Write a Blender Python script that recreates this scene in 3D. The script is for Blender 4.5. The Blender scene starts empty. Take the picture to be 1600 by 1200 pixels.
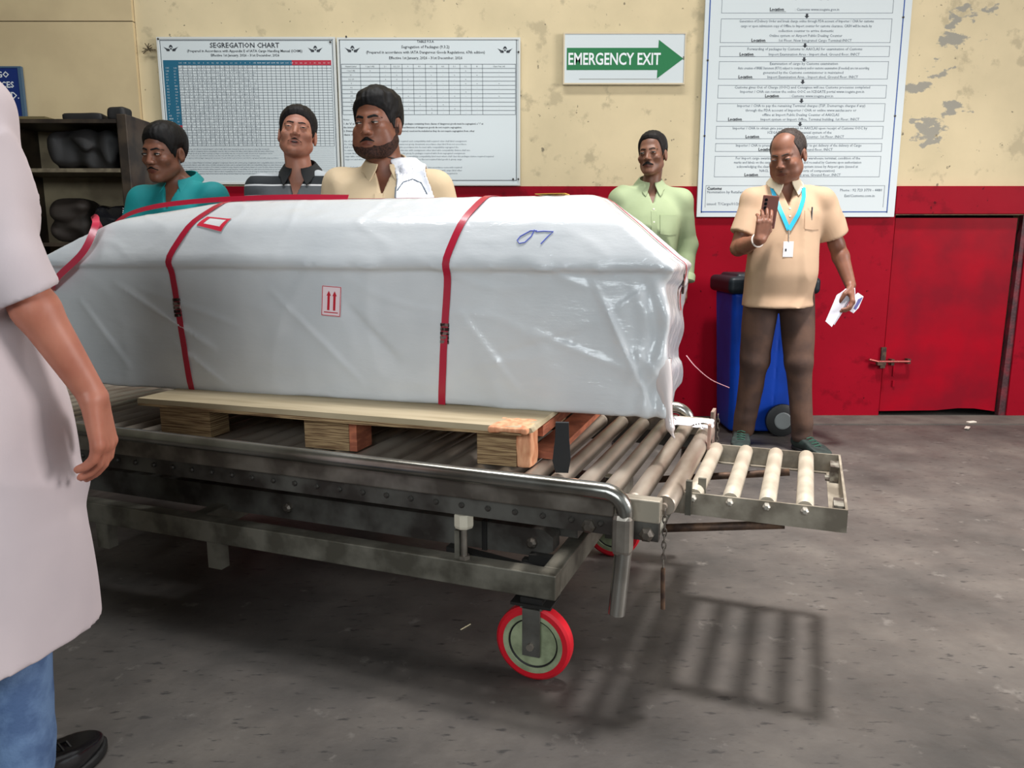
import bpy, bmesh, math, random
import numpy as np
from mathutils import Vector, Matrix, Euler
random.seed(7)
SC = bpy.context.scene
COL = SC.collection
# ---------------------------------------------------------------- camera, world, lights, exposure
PITCH = math.atan((600 - 385) / 1200)
cd = bpy.data.cameras.new('camera'); cam = bpy.data.objects.new('camera', cd); COL.objects.link(cam)
cd.sensor_width = 36; cd.lens = 27.0; cd.clip_start = 0.02
cam.location = (0, 0, 1.13); cam.rotation_euler = (math.radians(90) - PITCH, 0, 0)
SC.camera = cam
w = bpy.data.worlds.new('world'); SC.world = w; w.use_nodes = True
w.node_tree.nodes['Background'].inputs[0].default_value = (0.80, 0.90, 0.95, 1)
w.node_tree.nodes['Background'].inputs[1].default_value = 0.6
SC.view_settings.view_transform = 'Standard'; SC.view_settings.look = 'None'
SC.view_settings.gamma = 1; SC.view_settings.use_curve_mapping = False
SC.view_settings.exposure = 0.0
def area(name, loc, target, size, power, color=(1, 1, 1), sy=None, spread=180):
    l = bpy.data.lights.new(name, 'AREA'); l.energy = power; l.color = color
    l.shape = 'RECTANGLE' if sy else 'SQUARE'; l.size = size
    if sy: l.size_y = sy
    l.spread = math.radians(spread)
    o = bpy.data.objects.new(name, l); COL.objects.link(o); o.location = loc
    o.rotation_euler = (Vector(target) - Vector(loc)).to_track_quat('-Z', 'Y').to_euler()
    return o
area('skylight_lamp', (1.4, 2.75, 6.0), (2.2, 2.9, 0), 0.5, 98, (1.0, 0.96, 0.93), spread=62)
area('dock_door_daylight', (6.2, 0.9, 2.6), (0.6, 2.9, 1.0), 2.4, 150, (1.0, 0.95, 0.93), sy=2.0, spread=120)
area('front_fill', (-0.9, -3.0, 2.7), (-0.4, 3.2, 1.5), 2.4, 68, (0.88, 0.96, 1.0), sy=1.2, spread=120)  # fill added behind the camera for the crate front; not an actual window
area('overhead_fill', (-0.7, 2.9, 5.6), (-0.7, 3.0, 0), 3.2, 56, (0.95, 0.98, 1.0), sy=0.5, spread=105)  # wide soft fill added overhead to brighten the crate lid and heads
area('wall_fill', (0.2, 3.2, 4.9), (0.2, 5.1, 1.8), 4.4, 50, (1.0, 0.95, 0.88), sy=0.4)  # unseen fill added to brighten the back wall
# ---------------------------------------------------------------- helpers
def lin(c):
    return tuple(((v / 255) / 12.92 if v / 255 <= 0.04045 else ((v / 255 + 0.055) / 1.055) ** 2.4) for v in c)
def mat(name, c, rough=0.6, metal=0.0, c2=None, scale=8, thr=(0.4, 0.6), bump=0.0, bscale=60, coat=0.0,
        stretch=(1, 1, 1), spec=None, det=4, sss=0.0):
    m = bpy.data.materials.new(name); m.use_nodes = True
    nt = m.node_tree; N = nt.nodes; b = N['Principled BSDF']
    b.inputs['Roughness'].default_value = rough; b.inputs['Metallic'].default_value = metal
    b.inputs['Base Color'].default_value = (*lin(c), 1)
    if spec is not None: b.inputs['Specular IOR Level'].default_value = spec
    if coat: b.inputs['Coat Weight'].default_value = coat; b.inputs['Coat Roughness'].default_value = 0.12
    if sss:
        b.inputs['Subsurface Weight'].default_value = sss; b.inputs['Subsurface Scale'].default_value = 0.01
    if c2 or bump:
        tc = N.new('ShaderNodeTexCoord'); mp = N.new('ShaderNodeMapping'); nt.links.new(tc.outputs['Object'], mp.inputs[0])
        mp.inputs['Scale'].default_value = stretch
    if c2:
        n = N.new('ShaderNodeTexNoise'); n.inputs['Scale'].default_value = scale; n.inputs['Detail'].default_value = det
        nt.links.new(mp.outputs[0], n.inputs['Vector'])
        r = N.new('ShaderNodeValToRGB'); r.color_ramp.elements[0].position = thr[0]; r.color_ramp.elements[1].position = thr[1]
        r.color_ramp.elements[0].color = (*lin(c), 1); r.color_ramp.elements[1].color = (*lin(c2), 1)
        nt.links.new(n.outputs[0], r.inputs[0]); nt.links.new(r.outputs[0], b.inputs['Base Color'])
    if bump:
        n = N.new('ShaderNodeTexNoise'); n.inputs['Scale'].default_value = bscale; n.inputs['Detail'].default_value = 5
        nt.links.new(mp.outputs[0], n.inputs['Vector'])
        bp = N.new('ShaderNodeBump'); bp.inputs['Strength'].default_value = min(bump, 1); bp.inputs['Distance'].default_value = 0.004
        nt.links.new(n.outputs[0], bp.inputs['Height']); nt.links.new(bp.outputs[0], b.inputs['Normal'])
    return m
class MB:
    """collects simple shapes into one bmesh"""
    def __init__(s): s.bm = bmesh.new()
    def box(s, x0, x1, y0, y1, z0, z1, M=None, bev=0.0):
        r = bmesh.ops.create_cube(s.bm, size=1)['verts']
        for v in r:
            v.co = Vector(((x0 + x1) / 2 + v.co.x * (x1 - x0), (y0 + y1) / 2 + v.co.y * (y1 - y0), (z0 + z1) / 2 + v.co.z * (z1 - z0)))
        if bev:
            es = list({e for v in r for e in v.link_edges})
            rr = bmesh.ops.bevel(s.bm, geom=es, offset=bev, segments=2, affect='EDGES', profile=0.5)
            r = list({v for f in rr['faces'] for v in f.verts} | {v for v in r if v.is_valid})
        if M is not None:
            for v in r: v.co = M @ v.co
        return s
    def tube(s, pts, r, n=12, caps=True, rr=None):
        pts = [Vector(p) for p in pts]; rings = []; up = None
        for i, p in enumerate(pts):
            d = (pts[min(i + 1, len(pts) - 1)] - pts[max(i - 1, 0)]).normalized()
            if up is None:
                up = Vector((0, 0, 1)) if abs(d.z) < 0.9 else Vector((1, 0, 0))
            a = d.cross(up).normalized(); b = a.cross(d).normalized(); up = b
            q = rr[i] if rr else r
            rings.append([s.bm.verts.new(p + (a * math.cos(2 * math.pi * k / n) + b * math.sin(2 * math.pi * k / n)) * q) for k in range(n)])
        for A, B in zip(rings, rings[1:]):
            for k in range(n):
                s.bm.faces.new((A[k], A[(k + 1) % n], B[(k + 1) % n], B[k]))
        if caps:
            s.bm.faces.new(rings[0]); s.bm.faces.new(rings[-1][::-1])
        return s
    def prism(s, poly, y0, y1, M=None):
        """polygon in x,z extruded along y"""
        A = [s.bm.verts.new((x, y0, z)) for x, z in poly]; B = [s.bm.verts.new((x, y1, z)) for x, z in poly]
        n = len(poly)
        s.bm.faces.new(A); s.bm.faces.new(B[::-1])
        for k in range(n): s.bm.faces.new((A[k], B[k], B[(k + 1) % n], A[(k + 1) % n]))
        if M is not None:
            for v in A + B: v.co = M @ v.co
        return s
    def lathe(s, prof, c, axis='y', n=32, closed=False):
        """prof: (r, h) pairs around an axis through c"""
        c = Vector(c); rings = []
        for r, h in prof:
            ring = []
            for k in range(n):
                a = 2 * math.pi * k / n; u, v = r * math.cos(a), r * math.sin(a)
                q = Vector((u, h, v)) if axis == 'y' else (Vector((h, u, v)) if axis == 'x' else Vector((u, v, h)))
                ring.append(s.bm.verts.new(c + q))
            rings.append(ring)
        for A, B in zip(rings, rings[1:] + ([rings[0]] if closed else [])):
            for k in range(n): s.bm.faces.new((A[k], A[(k + 1) % n], B[(k + 1) % n], B[k]))
        if not closed: s.bm.faces.new(rings[0]); s.bm.faces.new(rings[-1][::-1])
        return s
    def ribbon(s, pts, nrm, wid, th=0.0012):
        """flat strap: pts with normals, width vector computed"""
        pts = [Vector(p) for p in pts]; prev = None
        for i, p in enumerate(pts):
            d = (pts[min(i + 1, len(pts) - 1)] - pts[max(i - 1, 0)]).normalized(); nn = Vector(nrm[i]).normalized()
            a = d.cross(nn).normalized() * wid / 2; h = nn * th
            ring = [s.bm.verts.new(q) for q in (p - a, p + a, p + a + h, p - a + h)]
            if prev:
                for k in range(4): s.bm.faces.new((prev[k], prev[(k + 1) % 4], ring[(k + 1) % 4], ring[k]))
            else: s.bm.faces.new(ring)
            prev = ring
        s.bm.faces.new(prev[::-1])
        return s
    def mesh(s, name):
        bmesh.ops.recalc_face_normals(s.bm, faces=s.bm.faces)
        me = bpy.data.meshes.new(name); s.bm.to_mesh(me); s.bm.free(); return me
    def build(s, name, m, parent=None, smooth=False):
        return link(name, s.mesh(name), m, parent, smooth)
def link(name, me, m, parent=None, smooth=False):
    if m is not None and not me.materials: me.materials.append(m)
    if smooth == 'auto':
        me.polygons.foreach_set('use_smooth', [True] * len(me.polygons))
        try: me.set_sharp_from_angle(angle=math.radians(35))
        except Exception: pass
    elif smooth: me.polygons.foreach_set('use_smooth', [True] * len(me.polygons))
    o = bpy.data.objects.new(name, me); COL.objects.link(o)
    if parent: o.parent = parent
    return o
def tag(o, label=None, cat=None, group=None, kind=None):
    if label: o['label'] = label
    if cat: o['category'] = cat
    if group: o['group'] = group
    if kind: o['kind'] = kind
    return o
def empty(name, loc, rz=0):
    o = bpy.data.objects.new(name, None); COL.objects.link(o); o.location = loc; o.rotation_euler = (0, 0, rz)
    o.empty_display_size = 0.1; return o
def share(name, me, parent, loc=(0, 0, 0), rot=(0, 0, 0), sc=(1, 1, 1)):
    o = bpy.data.objects.new(name, me); COL.objects.link(o); o.parent = parent
    o.location = loc; o.rotation_euler = rot; o.scale = sc; return o
def text_mesh(items, name, m, parent, res=1):
    """items: (string, x, z, size, align, bold offset, width scale) laid on the plane y=0, facing -y; one mesh"""
    bm = bmesh.new()
    dg = bpy.context.evaluated_depsgraph_get()
    for it in items:
        t, x, z, size, al = it[:5]; off = it[5] if len(it) > 5 else 0; ws = it[6] if len(it) > 6 else 1
        cu = bpy.data.curves.new('t', 'FONT'); cu.body = t; cu.size = size; cu.align_x = al; cu.resolution_u = res; cu.offset = off
        o = bpy.data.objects.new('t', cu); COL.objects.link(o)
        me = bpy.data.meshes.new_from_object(o.evaluated_get(bpy.context.evaluated_depsgraph_get()))
        k = len(bm.verts); bm.from_mesh(me); bm.verts.ensure_lookup_table()
        for v in bm.verts[k:]: v.co = Vector((x + v.co.x * ws, 0, z + v.co.y))
        bpy.data.objects.remove(o); bpy.data.curves.remove(cu); bpy.data.meshes.remove(me)
    me = bpy.data.meshes.new(name); bm.to_mesh(me); bm.free()
    return tag(link(name, me, m, parent), kind='stuff')
# ---------------------------------------------------------------- signed-distance modelling
A3 = lambda v: np.array(v, dtype=np.float32)
nrm3 = lambda v: np.sqrt(np.einsum('ij,ij->i', v, v))
def cap(P, a, b, ra, rb=None):
    rb = ra if rb is None else rb
    a = A3(a); b = A3(b); d = b - a; L = float(d @ d) + 1e-12
    q = P - a; t = np.clip((q @ d) / L, 0, 1)
    return nrm3(q - t[:, None] * d) - (ra + (rb - ra) * t)
def ell(P, c, r):
    q = P - A3(c); r = A3(r); k0 = nrm3(q / r); k1 = nrm3(q / (r * r)) + 1e-9
    return k0 * (k0 - 1) / k1
def rbox(P, c, h, r=0.0):
    q = np.abs(P - A3(c)) - (A3(h) - r)
    return np.linalg.norm(np.maximum(q, 0), axis=1) + np.minimum(q.max(axis=1), 0) - r
def smin(a, b, k):
    h = np.maximum(k - np.abs(a - b), 0) / k
    return np.minimum(a, b) - h * h * k * 0.25
def smax(a, b, k): return -smin(-a, -b, k)
def loft(P, prof, cap_k=0.02):
    """prof: rows z, rx, ry, cx, cy from low to high"""
    pr = np.array(prof, dtype=np.float32); z = P[:, 2]
    if len(pr) > 3:
        zz = np.linspace(pr[0, 0], pr[-1, 0], 96, dtype=np.float32); R = np.stack([zz] + [np.interp(zz, pr[:, 0], pr[:, i]) for i in range(1, 5)], 1)
        k = np.exp(-np.linspace(-1.8, 1.8, 13) ** 2); k /= k.sum()
        pr = np.stack([zz] + [np.convolve(np.pad(R[:, i], 6, mode='edge'), k, 'valid') for i in range(1, 5)], 1).astype(np.float32)
    rx, ry, cx, cy = (np.interp(z, pr[:, 0], pr[:, i]) for i in (1, 2, 3, 4))
    x = np.abs(P[:, 0] - cx) / rx; y = np.abs(P[:, 1] - cy) / ry
    e = (x ** 2.4 + y ** 2.4 + 1e-12) ** (1 / 2.4)
    d = (e - 1) * np.minimum(rx, ry)
    return smax(smax(d, pr[0, 0] - z, cap_k), z - pr[-1, 0], cap_k)
def wob(P, f, seed=0, st=(1, 1, 1)):
    r = np.random.RandomState(seed); s = np.zeros(len(P), np.float32)
    Q = P * A3(st)
    for i in range(5):
        k = A3(r.normal(size=3)); k = k / np.linalg.norm(k) * f * (0.7 + 0.35 * i)
        s += np.sin(Q @ k + r.rand() * 6.28 + 1.3 * np.sin(Q @ A3(r.normal(size=3) * f * 0.4))).astype(np.float32) / (1 + 0.5 * i)
    return s / 2.6
def folds(P, f, seed=0, st=(1, 1, 1)):
    a = wob(P, f, seed, st); return np.abs(a) ** 0.8 * np.sign(a)
def axis(lo, hi, h, zones=()):
    out = [lo]; 
    while out[-1] < hi:
        x = out[-1]; s = h
        for a, b, hh in zones:
            if a - hh <= x <= b: s = min(s, hh)
            elif x < a: s = min(s, max(hh, (a - x)))
        out.append(x + s)
    return np.array(out, dtype=np.float32)
def nets(F, X, Y, Z):
    """sparse evaluation of field F on a rectilinear grid and naive surface nets"""
    nx, ny, nz = len(X), len(Y), len(Z); B = 8
    def blk(A):
        n = (len(A) + B - 1) // B; lo = A[np.arange(n) * B]; hi = A[np.minimum(np.arange(n) * B + B, len(A) - 1)]
        return (lo + hi) / 2, (hi - lo) / 2
    cx, hx = blk(X); cy, hy = blk(Y); cz, hz = blk(Z)
    G = np.stack(np.meshgrid(cx, cy, cz, indexing='ij'), -1).reshape(-1, 3)
    R = np.sqrt(hx[:, None, None] ** 2 + hy[None, :, None] ** 2 + hz[None, None, :] ** 2).reshape(-1)
    D = F(G.astype(np.float32)); act = (np.abs(D) < R * 1.7 + 0.012).reshape(len(cx), len(cy), len(cz))
    sgn = (np.sign(D) * 0.1).reshape(act.shape).astype(np.float32)
    up = lambda a: np.repeat(np.repeat(np.repeat(a, B, 0), B, 1), B, 2)[:nx, :ny, :nz]
    V = up(sgn).copy(); M = up(act); I = np.argwhere(M)
    P = np.stack([X[I[:, 0]], Y[I[:, 1]], Z[I[:, 2]]], 1)
    vals = np.empty(len(P), np.float32)
    for s in range(0, len(P), 400000): vals[s:s + 400000] = F(P[s:s + 400000])
    V[I[:, 0], I[:, 1], I[:, 2]] = vals
    S = V < 0
    c = S[:-1, :-1, :-1].astype(np.int8)
    offs = [(i, j, k) for i in (0, 1) for j in (0, 1) for k in (0, 1)]
    cnt = sum(S[i:nx - 1 + i, j:ny - 1 + j, k:nz - 1 + k].astype(np.int8) for i, j, k in offs)
    C = np.argwhere((cnt > 0) & (cnt < 8)); ids = -np.ones(cnt.shape, np.int32); ids[C[:, 0], C[:, 1], C[:, 2]] = np.arange(len(C))
    acc = np.zeros((len(C), 3), np.float32); num = np.zeros(len(C), np.float32)
    AX = (X, Y, Z)
    for a in offs:
        for ax in range(3):
            if a[ax]: continue
            b = list(a); b[ax] = 1
            ia = C + np.array(a); ib = C + np.array(b)
            va = V[ia[:, 0], ia[:, 1], ia[:, 2]]; vb = V[ib[:, 0], ib[:, 1], ib[:, 2]]
            m = (va < 0) != (vb < 0); t = np.where(m, va / np.where(m, va - vb, 1), 0)
            pa = np.stack([AX[q][ia[:, q]] for q in range(3)], 1); pb = np.stack([AX[q][ib[:, q]] for q in range(3)], 1)
            acc += np.where(m[:, None], pa + (pb - pa) * t[:, None], 0); num += m
    verts = acc / np.maximum(num, 1)[:, None]
    quads = []
    for ax in range(3):
        u, v = [(1, 2), (2, 0), (0, 1)][ax]
        s0 = [slice(1, -1)] * 3; s1 = [slice(1, -1)] * 3; s0[ax] = slice(0, -1); s1[ax] = slice(1, None)
        A = S[tuple(s0)]; Bq = S[tuple(s1)]; E = np.argwhere(A != Bq)
        off = np.array([1, 1, 1]); off[ax] = 0; E = E + off
        inside = S[E[:, 0], E[:, 1], E[:, 2]]
        q = []
        for du, dv in ((0, 0), (-1, 0), (-1, -1), (0, -1)):
            K = E.copy(); K[:, u] += du; K[:, v] += dv; q.append(ids[K[:, 0], K[:, 1], K[:, 2]])
        q = np.stack(q, 1); q[~inside] = q[~inside][:, ::-1]; quads.append(q)
    Q = np.concatenate(quads); Q = Q[(Q >= 0).all(1)]
    return verts, Q
def sdf_obj(name, F, lo, hi, h, m, parent=None, zx=(), zy=(), zz=(), T=None, mats=None, pick=None):
    hx = h if not isinstance(h, tuple) else h[0]; hy = h if not isinstance(h, tuple) else h[1]; hz = h if not isinstance(h, tuple) else h[2]
    v, q = nets(F, axis(lo[0], hi[0], hx, zx), axis(lo[1], hi[1], hy, zy), axis(lo[2], hi[2], hz, zz))
    me = bpy.data.meshes.new(name)
    vv = v if T is None else (v @ T[0].T + T[1])
    me.vertices.add(len(v)); me.vertices.foreach_set('co', vv.astype(np.float32).ravel())
    me.loops.add(q.size); me.loops.foreach_set('vertex_index', q.ravel().astype(np.int32))
    me.polygons.add(len(q)); me.polygons.foreach_set('loop_start', (np.arange(len(q)) * 4).astype(np.int32))
    me.update(calc_edges=True); me.validate()
    if mats:
        for mm in mats: me.materials.append(mm)
        if pick is not None and len(me.polygons) == len(q):
            me.polygons.foreach_set('material_index', pick(v[q].mean(1)).astype(np.int32))
    return link(name, me, m, parent, True)
# ---------------------------------------------------------------- room
WY = 5.08
def wall_paint(name, base, peel, dens):
    m = mat(name, base, 0.75, bump=0.25, bscale=14); nt = m.node_tree; N = nt.nodes; L = nt.links; b = N['Principled BSDF']
    tc = N.new('ShaderNodeTexCoord')
    def noise(s, d=5, r=0.55, off=(0, 0, 0), st=(1, 1, 1)):
        mp = N.new('ShaderNodeMapping'); mp.inputs['Location'].default_value = off; mp.inputs['Scale'].default_value = st
        L.new(tc.outputs['Object'], mp.inputs[0])
        n = N.new('ShaderNodeTexNoise'); n.inputs['Scale'].default_value = s; n.inputs['Detail'].default_value = d; n.inputs['Roughness'].default_value = r
        L.new(mp.outputs[0], n.inputs['Vector']); return n.outputs[0]
    def ramp(src, a, bb, c0=(0, 0, 0, 1), c1=(1, 1, 1, 1)):
        r = N.new('ShaderNodeValToRGB'); r.color_ramp.elements[0].position = a; r.color_ramp.elements[1].position = bb
        r.color_ramp.elements[0].color = c0; r.color_ramp.elements[1].color = c1; L.new(src, r.inputs[0]); return r.outputs[0]
    def mix(f, a, c):
        x = N.new('ShaderNodeMix'); x.data_type = 'RGBA'
        if hasattr(f, 'links'): L.new(f, x.inputs[0])
        else: x.inputs[0].default_value = f
        for s, q in ((a, 6), (c, 7)):
            if hasattr(s, 'links'): L.new(s, x.inputs[q])
            else: x.inputs[q].default_value = (*lin(s), 1)
        return x.outputs[2]
    mott = ramp(noise(2.2), 0.35, 0.7)
    c = mix(mott, base, tuple(int(v * 0.93) for v in base))
    c = mix(ramp(noise(7, 6, 0.6, (3, 1, 2)), 0.58, 0.66), c, tuple(int(v * 0.86) for v in base))
    sx = N.new('ShaderNodeSeparateXYZ'); L.new(tc.outputs['Object'], sx.inputs[0])
    pos = N.new('ShaderNodeMapRange'); pos.inputs[1].default_value = dens[0]; pos.inputs[2].default_value = dens[1]; pos.inputs[3].default_value = dens[2]; pos.inputs[4].default_value = dens[3]
    L.new(sx.outputs[0], pos.inputs[0])
    ad = N.new('ShaderNodeMath'); ad.operation = 'ADD'; L.new(noise(3.4, 6, 0.6, (5.3, 0, 1.7), (0.8, 1, 1.3)), ad.inputs[0]); L.new(pos.outputs[0], ad.inputs[1])
    c = mix(ramp(ad.outputs[0], 0.655, 0.675), c, peel)
    c = mix(ramp(noise(28, 3, 0.5, (1, 1, 7)), 0.70, 0.74), c, tuple(int(v * 0.6) for v in base))
    L.new(c, b.inputs['Base Color']); return m
M_wall = wall_paint('peeling_beige_paint', (216, 198, 160), (152, 147, 134), (1.6, 3.0, -0.055, 0.085))
M_panel = mat('beige_partition', (206, 186, 146), 0.6, c2=(196, 176, 138), scale=3, bump=0.08, bscale=10)
M_red = wall_paint('worn_red_paint', (150, 10, 32), (116, 12, 28), (0, 4, -0.06, 0.02)); M_red.node_tree.nodes['Principled BSDF'].inputs['Roughness'].default_value = 0.5; M_red.node_tree.nodes['Principled BSDF'].inputs['Specular IOR Level'].default_value = 0.07
M_reddoor = mat('red_painted_sheet', (158, 8, 30), 0.42, c2=(128, 16, 32), scale=3.2, thr=(0.35, 0.65), bump=0.25, bscale=8, spec=0.07)
M_dark = mat('black_gap', (14, 12, 12), 0.9)
def floor_mat():
    m = mat('stained_concrete', (84, 77, 72), 0.55, bump=0.5, bscale=22); nt = m.node_tree; N = nt.nodes; L = nt.links; b = N['Principled BSDF']
    tc = N.new('ShaderNodeTexCoord')
    def noise(s, d=6, r=0.6, st=(1, 1, 1), off=(0, 0, 0)):
        mp = N.new('ShaderNodeMapping'); mp.inputs['Scale'].default_value = st; mp.inputs['Location'].default_value = off
        L.new(tc.outputs['Object'], mp.inputs[0]); n = N.new('ShaderNodeTexNoise'); n.inputs['Scale'].default_value = s
        n.inputs['Detail'].default_value = d; n.inputs['Roughness'].default_value = r; L.new(mp.outputs[0], n.inputs['Vector']); return n.outputs[0]
    r = N.new('ShaderNodeValToRGB'); e = r.color_ramp; e.elements[0].position = 0.3; e.elements[1].position = 0.72
    e.elements[0].color = (*lin((54, 51, 48)), 1); e.elements[1].color = (*lin((94, 88, 82)), 1)
    q = e.elements.new(0.5); q.color = (*lin((74, 69, 65)), 1)
    L.new(noise(2.3), r.inputs[0])
    r2 = N.new('ShaderNodeValToRGB'); r2.color_ramp.elements[0].position = 0.60; r2.color_ramp.elements[1].position = 0.68
    L.new(noise(16, 4, 0.6, (1, 3.0, 1)), r2.inputs[0])
    x = N.new('ShaderNodeMix'); x.data_type = 'RGBA'; L.new(r2.outputs[0], x.inputs[0]); L.new(r.outputs[0], x.inputs[6]); x.inputs[7].default_value = (*lin((46, 43, 41)), 1)
    r3 = N.new('ShaderNodeValToRGB'); r3.color_ramp.elements[0].position = 0.62; r3.color_ramp.elements[1].position = 0.7
    L.new(noise(9, 5, 0.65, (1, 1, 1), (4, 2, 0)), r3.inputs[0])
    y = N.new('ShaderNodeMix'); y.data_type = 'RGBA'; L.new(r3.outputs[0], y.inputs[0]); L.new(x.outputs[2], y.inputs[6]); y.inputs[7].default_value = (*lin((98, 93, 88)), 1)
    L.new(y.outputs[2], b.inputs['Base Color'])
    rr = N.new('ShaderNodeMapRange'); rr.inputs[3].default_value = 0.42; rr.inputs[4].default_value = 0.75; L.new(noise(5), rr.inputs[0]); L.new(rr.outputs[0], b.inputs['Roughness'])
    return m
M_floor = floor_mat()
tag(MB().box(-7, 8, -3.5, 5.6, -0.08, 0).build('floor', M_floor), kind='structure')
wall = MB()
wall.box(-2.335, 2.475, WY, WY + 0.22, 0, 6.6); wall.box(3.34, 8, WY, WY + 0.22, 0, 6.6); wall.box(2.475, 3.34, WY, WY + 0.22, 1.33, 6.6)
wall.box(2.475, 3.34, WY + 0.16, WY + 0.22, 0, 1.33)
wall_o = tag(wall.build('wall_back', M_wall), kind='structure')
M_far = mat('dull_hall_wall', (120, 118, 104), 0.8, c2=(100, 100, 90), scale=2)
tag(MB().box(-4.7, -4.5, -3.5, WY - 0.035, 0, 6.6).build('wall_side', M_far), kind='structure')
tag(MB().box(-4.5, 1.6, -3.5, -3.3, 0, 6.6).build('wall_front', M_far), kind='structure')
tag(MB().box(-4.7, 8, -3.5, 5.6, 6.6, 6.75).build('ceiling', mat('grey_roof_sheet', (110, 110, 104), 0.8)), kind='structure')
# red dado band with the raised band over the hatch
dd = MB(); dd.box(-2.335, 2.476, WY - 0.006, WY + 0.004, 0.0, 1.51); dd.box(3.338, 8, WY - 0.012, WY + 0.004, 0, 1.335)
dado = tag(dd.build('trim_1', M_red), kind='structure')
tag(MB().box(2.462, 8, WY - 0.03, WY + 0.004, 1.335, 1.51, bev=0.004).build('trim_2', M_red), kind='structure')
tag(MB().box(1.9, 8, WY - 0.26, WY - 0.0065, -0.01, 0.006).build('trim_3', mat('pale_concrete_strip', (92, 87, 80), 0.7, c2=(78, 72, 67), scale=6, bump=0.3)), kind='structure')
# left partition panels
pw = empty('wall_left', (0, 0, 0)); tag(pw, kind='structure')
MB().box(-7, -2.338, WY - 0.03, WY + 0.2, 0, 2.492).build('wall_panel', M_panel, pw)
MB().box(-4.7, -2.338, WY - 0.03, WY + 0.2, 2.498, 6.6).build('wall_panel', M_panel, pw)
MB().box(-7, -2.34, WY - 0.022, WY + 0.19, 2.49, 2.5).build('joint', mat('joint_shadow', (96, 84, 62), 0.9), pw)
# hatch door
door = empty('door_1', (2.475, WY + 0.02, 0)); tag(door, kind='structure')
leaf = [(0.018, 0.03), (0.40, 0.035), (0.55, 0.05), (0.66, 0.048), (0.80, 0.028), (0.805, 0.7), (0.81, 1.312), (0.018, 1.312)]
MB().prism(leaf, 0.0, 0.03).build('door_leaf', M_reddoor, door)
MB().prism([(0.815, 0.0), (0.862, 0.0), (0.862, 1.33), (0.832, 1.33)], -0.022, 0.02).build('door_strip', mat('peeling_dark_maroon', (104, 24, 36), 0.6, c2=(60, 26, 32), scale=14, bump=0.6), door)
M_iron = mat('dark_iron', (62, 50, 44), 0.5, 0.6, c2=(96, 74, 60), scale=30)
bolt = MB().box(-0.055, 0.0, -0.075, -0.045, 0.355, 0.375).box(-0.02, 0.012, -0.04, 0.0, 0.33, 0.47).build('hasp', M_iron, door)
MB().tube([(-0.1, -0.045, 0.39), (-0.04, -0.045, 0.375), (0.17, -0.045, 0.376)], 0.008, 10).build('slide_bolt', mat('worn_red_bolt', (150, 70, 66), 0.4, 0.5), door)
MB().box(0.16, 0.18, -0.04, 0.0, 0.36, 0.392).box(0.05, 0.07, -0.045, 0.0, 0.35, 0.39).build('bolt_guide', M_iron, door)
MB().box(0.085, 0.1, -0.006, 0.002, 0.27, 0.36).box(0.088, 0.102, -0.01, 0.002, 0.2, 0.24).build('hinge_tab', M_red, door)
MB().box(-0.02, 0.87, 0.135, 0.14, 0.0, 1.33).build('dark_recess', M_dark, door)
# ---------------------------------------------------------------- boards on the wall
M_board = mat('white_laminate', (206, 214, 216), 0.35, spec=0.4)
M_alu = mat('board_edge', (206, 208, 204), 0.4)
M_ink = mat('black_print', (40, 44, 52), 0.6); M_grey = mat('grey_print', (96, 106, 118), 0.6); M_thin = mat('grid_ink', (92, 100, 108), 0.7)
M_teal = mat('teal_print', (24, 96, 124), 0.5); M_redp = mat('red_print', (176, 24, 52), 0.5); M_bluep = mat('blue_print', (44, 82, 150), 0.5)
M_wht = mat('white_print', (225, 230, 232), 0.5); M_screw = mat('screw', (70, 66, 62), 0.4, 0.7)
def lines_mb(w0, w1, z0, z1, xs, zs, t, y=-0.0015):
    g = MB()
    for x in xs: g.box(x - t / 2, x + t / 2, y, y + 0.0008, z0, z1)
    for z in zs: g.box(w0, w1, y, y + 0.0008, z - t / 2, z + t / 2)
    return g
def emblem(g, cx, cz, s):
    """winged emblem: a pointed hood above two swept wings"""
    hood = [(0, 0.30), (-0.12, 0.26), (-0.22, 0.08), (-0.24, -0.12), (-0.14, 0.02), (0, 0.06), (0.14, 0.02), (0.24, -0.12), (0.22, 0.08), (0.12, 0.26)]
    g.prism([(cx + x * s, cz + z * s) for x, z in hood[::-1]], -0.0016, -0.0006)
    g.prism([(cx + x * s, cz + z * s) for x, z in [(-0.1, -0.02), (0, -0.12), (0.1, -0.02), (0.08, -0.3), (0, -0.22), (-0.08, -0.3)][::-1]], -0.0016, -0.0006)
    for q in (-1, 1):
        for dz, ln in ((0, 1.0), (-0.12, 0.86), (-0.24, 0.66)):
            w_ = [(0.16, -0.22 + dz * 0.6), (0.5, -0.14 + dz), (0.95 * ln, 0.06 + dz), (0.55, -0.22 + dz), (0.2, -0.32 + dz * 0.6)]
            pts = [(cx + q * x * s, cz + z * s) for x, z in w_]
            g.prism(pts if q < 0 else pts[::-1], -0.0016, -0.0006)
def board(name, label, cat, x0, x1, z0, z1, frame_m, t=0.02, fr=0.012):
    r = empty(name, (x0, WY - 0.032, z0)); tag(r, label, cat)
    W, H = x1 - x0, z1 - z0
    MB().box(0, W, 0, t, 0, H).build('board_sheet', M_board, r)
    if fr:
        f = MB(); f.box(0, fr, -0.004, 0, 0, H); f.box(W - fr, W, -0.004, 0, 0, H); f.box(fr, W - fr, -0.004, 0, H - fr, H); f.box(fr, W - fr, -0.004, 0, 0, fr)
        f.build('edge_frame', frame_m, r)
    return r, W, H
random.seed(3)
WORDS = 'cargo station packages consignment dangerous goods class division shall be segregated from other in accordance with the table where required compatibility group of this label and documents must not come into contact each'.split()
def para(n): return ' '.join(random.choice(WORDS) for _ in range(n))
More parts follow.
